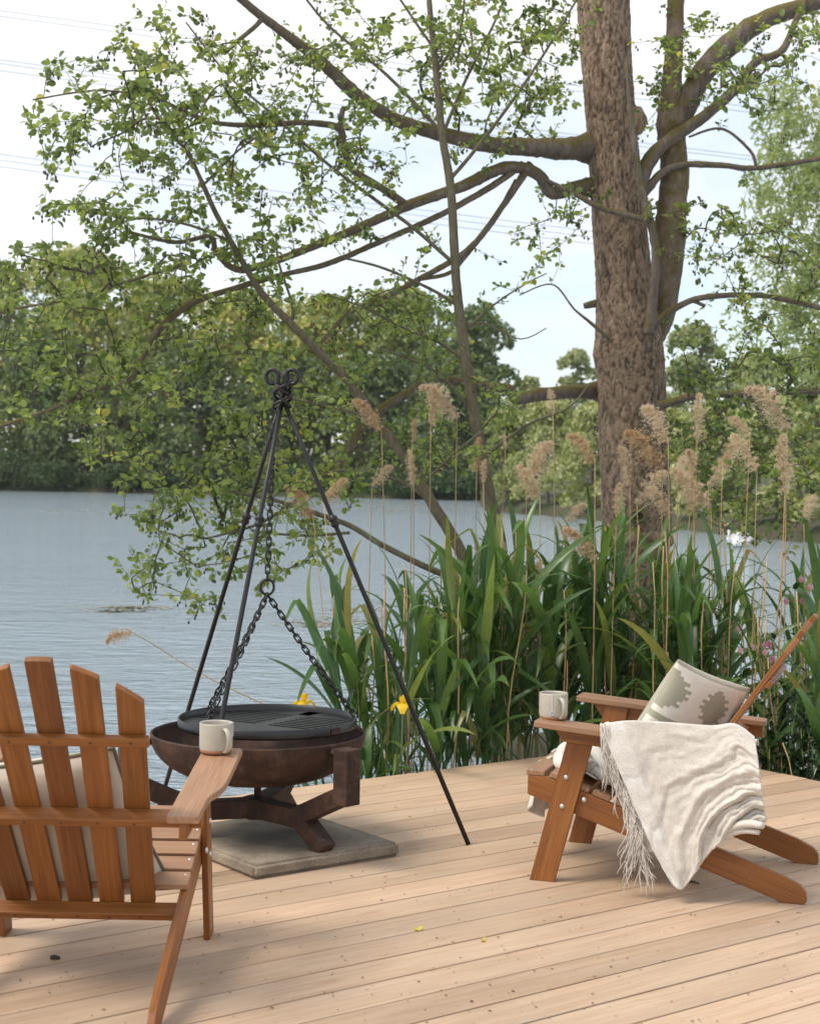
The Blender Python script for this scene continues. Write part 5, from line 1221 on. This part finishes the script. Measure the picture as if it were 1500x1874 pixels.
ZONES = [(0, 715, 'at the sparse left end of the bed'), (715, 800, 'behind the right tripod leg'), (800, 880, 'at the foot of the leaning young alder'), (880, 960, 'in front of the slim young alder'), (960, 1080, 'between the slim alder and the big trunk'),
    (1080, 1220, 'at the foot of the big trunk'), (1220, 1330, 'behind the patterned cushion'), (1330, 1430, 'in the thin gap showing the lake'), (1430, 1900, 'behind the tilted chair back')]
def zone(u): return next(l for a, b, l in ZONES if a <= u < b)
def zlab(u, Y): return 'green reed ' + zone(u) + (', front row' if Y < edgeY(u) + .75 else ', back rows')
def place_reed(u, Y, hs, lean=.06, tilt=None):
    global cnt
    k = cnt % len(protos); o = protos[k] if k not in used else copy_tree(protos[k]); used.add(k); cnt += 1
    p = at(u, 1000, Y); o.location = (p.x, Y, WATER_Z - .02); o.scale = (hs ** .5, hs ** .5, hs); o['label'] = zlab(u, Y)
    o.rotation_euler = (random.gauss(0, lean), random.gauss(0, lean) if tilt is None else tilt, random.uniform(0, 6.28)) if tilt is None else (0, tilt, random.uniform(0, 6.28))
    o.rotation_mode = 'ZYX' if tilt is not None else 'XYZ'
random.seed(21)
for _ in range(118):
    while True:
        u = random.uniform(695, 1540)
        if 1322 < u < 1440 and random.random() < .88: continue
        if u < 790 and random.random() < .55: continue
        break
    Y = edgeY(u) + .22 + 1.7 * random.random() ** 1.2
    if u < 740: Y = edgeY(u) + .3 + .8 * random.random()
    hs = float(np.interp(u, [640, 720, 800, 1000, 1250, 1320, 1400, 1460, 1540], [.74, .86, .98, 1.05, 1.03, .93, .84, .92, .94])) * random.uniform(.70, 1.02)
    place_reed(u, Y, hs, .075)
for u, Y, hs, tl in [(705, 8.0, .85, -.28), (725, 8.05, .95, -.2), (745, 8.1, .85, -.3), (690, 7.95, .7, -.2)]: place_reed(u, Y, hs, .05, tl)
# bare dry stalks of last year
def dry_stalk(): 
    o = empty('dry_reed_stalk', (0, 0, 0), 0, label='bare straw coloured reed stalk of last year among the green reeds', cat='reed', group='bare dry stalks in the reed bed'); return o
dp = None
for k in range(100):
    u = random.uniform(650, 1530); Y = edgeY(u) + .08 + 1.5 * random.random() ** 1.1; h_ = random.uniform(.7, 1.75)
    if dp is None: dp = dry_stalk(); link('stem', DST[0], dp); o = dp
    else:
        o = dp.copy(); COL.objects.link(o); c = dp.children[0].copy(); COL.objects.link(c); c.data = DST[k % 2]; c.parent = o
    p = at(u, 1000, Y); o.location = (p.x, Y, WATER_Z - .02); o.scale = (1.25, 1.25, h_); o['label'] = ('short' if h_ < 1.2 else 'tall') + ' bare dry stalk ' + zone(u); ln = .06 if k % 7 else .5; o.rotation_euler = (random.gauss(0, ln), random.gauss(0, ln), 0)
# plumes
def plume_mesh(k):
    r = random.Random(k); L_ = .25; V = []; Fc = []; T = []; nod = r.uniform(.5, 1.6)
    ax = []; x = z = 0; a = 1.45
    for i in range(25):
        ax.append((x, z, a)); x += math.cos(a) * L_ / 24; z += math.sin(a) * L_ / 24; a -= nod * (i / 24) * 2.0 / 24
    for b in range(170):
        t = r.random() ** .8; i = int(t * 23); px_, pz_, aa = ax[i]; az = r.gauss(0, 1.0) if r.random() < .7 else r.uniform(0, 6.28); bl = (.028 + .066 * math.sin(math.pi * min(1, .12 + t * .86))) * r.uniform(.5, 1.15)
        el = r.uniform(.35, 1.0); d = Vector((math.cos(az) * math.cos(el), math.sin(az) * math.cos(el) * .8, math.sin(el))); p = Vector((px_, 0, pz_)); tt = r.random()
        for j in range(14):
            s = (j + r.random()) / 14; q = p + d * bl * s + Vector((.5, 0, -.9)) * (bl * .55 * s * s); hd = (d * .7 + Vector((r.gauss(.1, .7), r.gauss(0, .7), r.gauss(-.1, .7)))).normalized() * r.uniform(.010, .024)
            w = hd.cross(Vector((r.gauss(0, 1), r.gauss(0, 1), r.gauss(0, 1)))).normalized() * .0016; n = len(V)
            V += [tuple(q - w), tuple(q + w), tuple(q + hd)]; Fc.append((n, n + 1, n + 2)); T.append(min(1, max(0, .25 + .45 * s + .3 * (tt - .5) + r.gauss(0, .12))))
    m = MB(); m.v = V; m.f = Fc; m.a = T; m.tube([(x_, 0, z_) for x_, z_, _ in ax], [.003 - .0022 * i / 24 for i in range(25)], 4, a=.4); return m.mesh('plume', M_PLUME)
PL = [plume_mesh(k) for k in range(7)]
PLUMES = [(697, 778, 1.0, 'L', 'left', 'nodding tan reed plume right of the tripod above the mossy limb'), (788, 770, 1.0, 'U', '', 'slim upright tan plume left of the slim alder trunk'), (836, 755, 1.25, 'L', '', 'broad tan plume touching the left side of the slim alder trunk'), (754, 800, .62, 'U', '', 'small upright plume just above another one left of the slim alder'),
    (757, 880, .9, 'U', '', 'narrow ginger plume in front of the leaning alder stem'), (681, 882, .75, 'R', '', 'single pale plume standing over open water left of the leaning alder'), (572, 940, 1.0, 'L', '', 'fluffy tan plume hanging left between the tripod legs'), (592, 915, .85, 'R', '', 'greyish plume drooping right beside the right tripod collar'),
    (872, 852, .85, 'U', '', 'plume pressed against the slim alder trunk'), (884, 872, .6, 'U', '', 'short plume low on the slim alder trunk'), (962, 868, 1.25, 'R', '', 'large round headed plume in front of the pale bushes'), (988, 905, 1.05, 'L', '', 'ginger plume hanging below the large round headed one'), (1011, 746, .62, 'U', '', 'small brown plume under the mossy limb left of the big trunk'),
    (1088, 838, .95, 'L', '', 'brown plume overlapping the left edge of the big trunk'), (1090, 1015, 1.1, 'L', '', 'tan plume bowed low over the green reeds left of the big trunk'), (922, 1040, .8, 'U', '', 'shaggy plume low among the green blades under the slim alder'), (1152, 880, 1.15, 'U', '', 'ginger plume in the middle of the big trunk'), (1165, 912, 1.1, 'R', '', 'ginger plume lower right on the big trunk'), (1128, 935, .8, 'U', '', 'thin ginger plume low on the left side of the trunk'),
    (1212, 850, 1.35, 'L', '', 'large tan plume at the right edge of the big trunk'), (1222, 800, 1.2, 'L', '', 'tan plume with hooked tip right at the trunk edge'), (1240, 870, 1.0, 'R', '', 'pale plume just right of the big trunk'), (1275, 795, 1.15, 'U', '', 'tall upright plume above the others right of the trunk'), (1268, 880, 1.0, 'U', '', 'ginger plume below the tall upright one'), (1296, 880, 1.0, 'R', '', 'tan plume leaning right in the cluster right of the trunk'),
    (1300, 920, 1.3, 'L', '', 'big pale plume lowest in the cluster right of the trunk'), (1225, 935, .9, 'L', '', 'ginger plume in the shade at the right foot of the trunk'), (1262, 935, .85, 'U', '', 'dark ginger plume near the reed tips right of the trunk'), (1372, 790, .75, 'L', '', 'small ginger plume in front of the dark alder leaves'), (1385, 850, 1.0, 'L', '', 'tan plume left of the tall right hand pair'), (1440, 775, 1.5, 'L', '', 'tallest plume with curled head near the right photo edge'),
    (1436, 890, 1.35, 'U', '', 'ginger plume directly below the tallest one'), (1470, 940, .8, 'R', '', 'narrow plume leaning to the right photo edge'), (1322, 845, .9, 'R', '', 'pale plume between the cluster and the right hand pair'), (1038, 945, .7, 'R', '', 'small hooked ginger plume left of the big trunk over the water'), (925, 812, .4, 'U', '', 'tiny distant looking plume right of the slim alder')]
for k, (u, v, s, dr, _, lab) in enumerate(PLUMES):
    Y = random.uniform(8.5, 9.6) if u < 1300 else random.uniform(8.3, 9.2); top = at(u, v, Y); ub = u + random.uniform(-16, 16) + (25 if u < 620 else 0); b = at(ub, 1000, Y + random.uniform(-.15, .15)); b.z = WATER_Z - .02
    if u < 620: b = at(u + 60, 1000, 8.0); b.z = WATER_Z
    o = empty('plumed_reed', b, 0, label=lab, cat='reed', group='dry reeds with feathery plumes')
    ht = top - b; mid = b.lerp(top, .55) + Vector((random.gauss(0, .02), random.gauss(0, .02), 0)); pts = [(b * (1 - t) ** 2 + mid * (2 * t * (1 - t)) + top * t * t) - b for t in np.linspace(0, 1, 12)]
    m = MB(); m.tube(pts, [.0048 - .0026 * i / 11 for i in range(12)], 6); m.build('stem', M_CULM, o, smooth=True)
    ang = {'L': math.pi, 'R': 0, 'U': random.choice([0, math.pi])}[dr] + random.gauss(0, .5)
    M = Matrix.Translation(pts[-1] - Vector((0, 0, .03))) @ Matrix.Rotation(ang, 4, 'Z') @ Matrix.Rotation({'L': .35, 'R': .35, 'U': -.12}[dr] + random.gauss(0, .08), 4, 'Y') @ Matrix.Diagonal((s * (.85 if dr != 'U' else .52), s * .9, s * .98, 1))
    link('plume', PL[k % 7], o, M)
# the stalk bent far out over the water to the left
b = at(640, 1400, 7.9); b.z = WATER_Z; o = empty('plumed_reed', b, 0, label='dry reed bent almost flat over the water with its plume at far left', cat='reed', group='dry reeds with feathery plumes')
pts = [b, at(610, 1360, 7.85), at(560, 1325, 7.8), at(487, 1291, 7.7), at(400, 1250, 7.6), at(330, 1211, 7.5), at(270, 1173, 7.4), at(228, 1150, 7.35)]
m = MB(); m.tube([p - b for p in spline(pts, 30)], [.0042 - .0022 * i / 29 for i in range(30)], 6); m.build('stem', M_CULM, o, smooth=True)
link('plume', PL[2], o, Matrix.Translation(pts[-1] - b + Vector((.03, 0, -.02))) @ Matrix.Rotation(math.pi, 4, 'Z') @ Matrix.Rotation(1.45, 4, 'Y') @ Matrix.Diagonal((.55, .6, .55, 1)))
# yellow iris
def sword(L_, w): return blade_mesh('leaf', M_IRIS, L_, w, 1.45, .25, None, .15, 10)
SW = [sword(.75, .032), sword(.9, .036), blade_mesh('leaf', M_IRIS, .85, .03, 1.4, .9, None, .3, 10)]
def iris(u, vflower, Y, n, lab, ub=None, hs=1.):
    b = at(ub or u, 1000, Y); b.z = WATER_Z; o = empty('yellow_iris', b, 0, label=lab, cat='iris')
    for k in range(n):
        a = random.uniform(0, 6.28); M = Matrix.Translation((random.gauss(0, .07), random.gauss(0, .05), 0)) @ Matrix.Rotation(a, 4, 'Z') @ Matrix.Rotation(random.gauss(0, .10), 4, 'Y') @ Matrix.Scale(random.uniform(.75, 1.1) * hs, 4); link('leaf', SW[k % 3], o, M)
    if vflower:
        f = at(u, vflower, Y) - b; m = MB(); m.tube([(0, 0, 0), f * .5 + Vector((.01, 0, 0)), f], [.006, .005, .004], 6); m.build('stem', M_GCULM, o, smooth=True)
        for k in range(3):
            P = []
            for i in range(7):
                t = i / 6; r = .012 + .055 * t; z = .012 + .022 * math.sin(t * 2.2) - .05 * t ** 2.4; w = .004 + .026 * math.sin(math.pi * min(1, .12 + t * .85)) ** .8
                P.append([(r, -w, z - .008), (r, 0, z), (r, w, z - .008)])
            m = MB(); m.grid(P); link('petal', m.mesh('petal', M_YELLOW, True), o, Matrix.Translation(f) @ Matrix.Rotation(k * 2.094 + .5, 4, 'Z'))
            P = [[(.006 + .012 * t, -w, .01 + .045 * t), (.004 + .012 * t, 0, .012 + .047 * t), (.006 + .012 * t, w, .01 + .045 * t)] for t, w in ((0, .003), (.4, .012), (.75, .014), (1, .004))]
            m = MB(); m.grid(P); link('petal', m.mesh('petal', M_YELLOW, True), o, Matrix.Translation(f) @ Matrix.Rotation(k * 2.094 + 1.55, 4, 'Z'))
random.seed(5)
iris(556, 1290, 7.75, 6, 'yellow iris in flower showing just over the rim of the grill plate', 600, .8)
iris(737, 1294, 7.76, 7, 'yellow iris in flower behind the right tripod leg', 730, .95)
for u, Y, n, hs, lab in [(662, 7.85, 12, .9, 'clump of iris blades right of the fire bowl at the deck edge'), (700, 7.95, 10, .95, 'clump of iris blades left of the right tripod leg'), (775, 8.1, 8, .9, 'clump of iris blades right of the tripod leg at the deck edge'), (600, 7.7, 5, .8, 'sparse iris blades behind the fire bowl')]: iris(u, None, Y, n, lab, None, hs)
# broad leaved dock, balsam with pink flowers and weeds at the deck edge
def broad(L_, w, mat, rise=.9, bend=1.2): return blade_mesh('leaf', mat, L_, w, rise, bend, None, 0, 8)
DK = [broad(.42, .12, M_IRIS, 1.2, .7), broad(.36, .10, M_IRIS, 1.0, 1.4)]
def leafy(name, cat, u, Y, h_, n, meshes, lab, group=None, mat_stem=None, flowers=0, lo=.15):
    b = at(u, 1000, Y); b.z = WATER_Z; o = empty(name, b, 0, label=lab, cat=cat, group=group); m = MB(); top = Vector((random.gauss(0, .06), random.gauss(0, .04), h_)); m.tube([(0, 0, 0), top * .5 + Vector((.02, 0, 0)), top], [.006, .005, .003], 6); m.build('stem', mat_stem or M_GCULM, o, smooth=True)
    for k in range(n):
        t = lo + (1 - lo) * k / max(1, n - 1); link('leaf', meshes[k % len(meshes)], o, Matrix.Translation(top * t) @ Matrix.Rotation(k * 2.4 + random.gauss(0, .4), 4, 'Z') @ Matrix.Rotation(random.gauss(0, .25), 4, 'Y') @ Matrix.Scale(random.uniform(.7, 1.15) * (1.15 - .5 * t), 4))
    for k in range(flowers):
        c = top * random.uniform(.80, 1.04) + Vector((random.gauss(0, .05), random.gauss(0, .05), random.gauss(0, .02))); m = MB()
        P = [[tuple(c + Vector((r * math.cos(a) * 1.2, r * math.sin(a), z))) for a in np.linspace(0, 6.283, 8, endpoint=False)] for r, z in ((.003, -.012), (.009, -.004), (.011, .004), (.015, .012 + random.uniform(-.003, .003)))]
        m.grid(P, True); m.add([tuple(c + Vector((x, 0, z))) for x, z in ((-.012, .012), (0, .030), (.012, .012), (0, .008))], [(0, 3, 2, 1)]); m.a = [random.random()] * len(m.f); m.build('flower', M_PINK, o, smooth=True)
WD = [broad(.13, .045, M_WEED, .6, .9), broad(.15, .04, M_WEED, .3, .7), broad(.11, .05, M_WEED, .9, 1.2)]
WG = [broad(.14, .04, M_IRIS, .5, .9), broad(.12, .035, M_IRIS, .8, 1.0)]
random.seed(9)
leafy('dock_plant', 'dock', 690, 7.75, .55, 8, DK, 'bright broad leaved dock behind the right rim of the fire bowl', lo=.05)
leafy('dock_plant', 'dock', 600, 7.5, .42, 6, DK, 'broad leaved dock low behind the bowl stand', lo=.05)
for u, Y, h_, fl, lab in [(1392, 8.25, 1.3, 5, 'pink flowering balsam in the reed gap left of the tilted chair back'), (1418, 8.1, 1.15, 4, 'lower pink flowering balsam beside the chair back'), (1452, 8.15, 1.4, 5, 'tall pink flowering balsam behind the top of the chair back'), (1486, 8.0, 1.2, 3, 'pink flowering balsam at the right photo edge')]:
    leafy('balsam_plant', 'balsam', u, Y, h_, 16, WD + WG, lab, 'pink flowering balsams behind the right chair', flowers=fl)
random.seed(14); WP = []
NW = 26
for k in range(NW):
    u = random.uniform(1378, 1530); Y = edgeY(u) + random.uniform(.1, .55)
    if k < 4:
        o0 = set(bpy.data.objects); leafy('weed_plant', 'weed', u, Y, random.uniform(.55, .85), 22, WD, 'dark leafy weed growing along the right edge of the deck', 'dark weeds along the right deck edge', lo=.1); WP.append([o for o in bpy.data.objects if o not in o0 and o.type == 'EMPTY'][0])
    else:
        c = copy_tree(WP[k % 4]); p = at(u, 1000, Y); c.location = (p.x, Y, WATER_Z); c.scale = (1.2, 1.2, random.uniform(.8, 1.25)); c.rotation_euler.z = random.uniform(0, 6.28)
for u, Y, h_, lab in [(665, 8.0, 1.0, 'small leaved weed climbing among the first reeds on the left'), (705, 8.15, 1.05, 'small leaved weed between the reeds left of the tripod leg'), (745, 8.2, .9, 'small leaved weed behind the right tripod leg')]:
    leafy('weed_plant', 'weed', u, Y, h_, 26, WG, lab, 'small weeds at the left end of the reed bed', lo=.25)
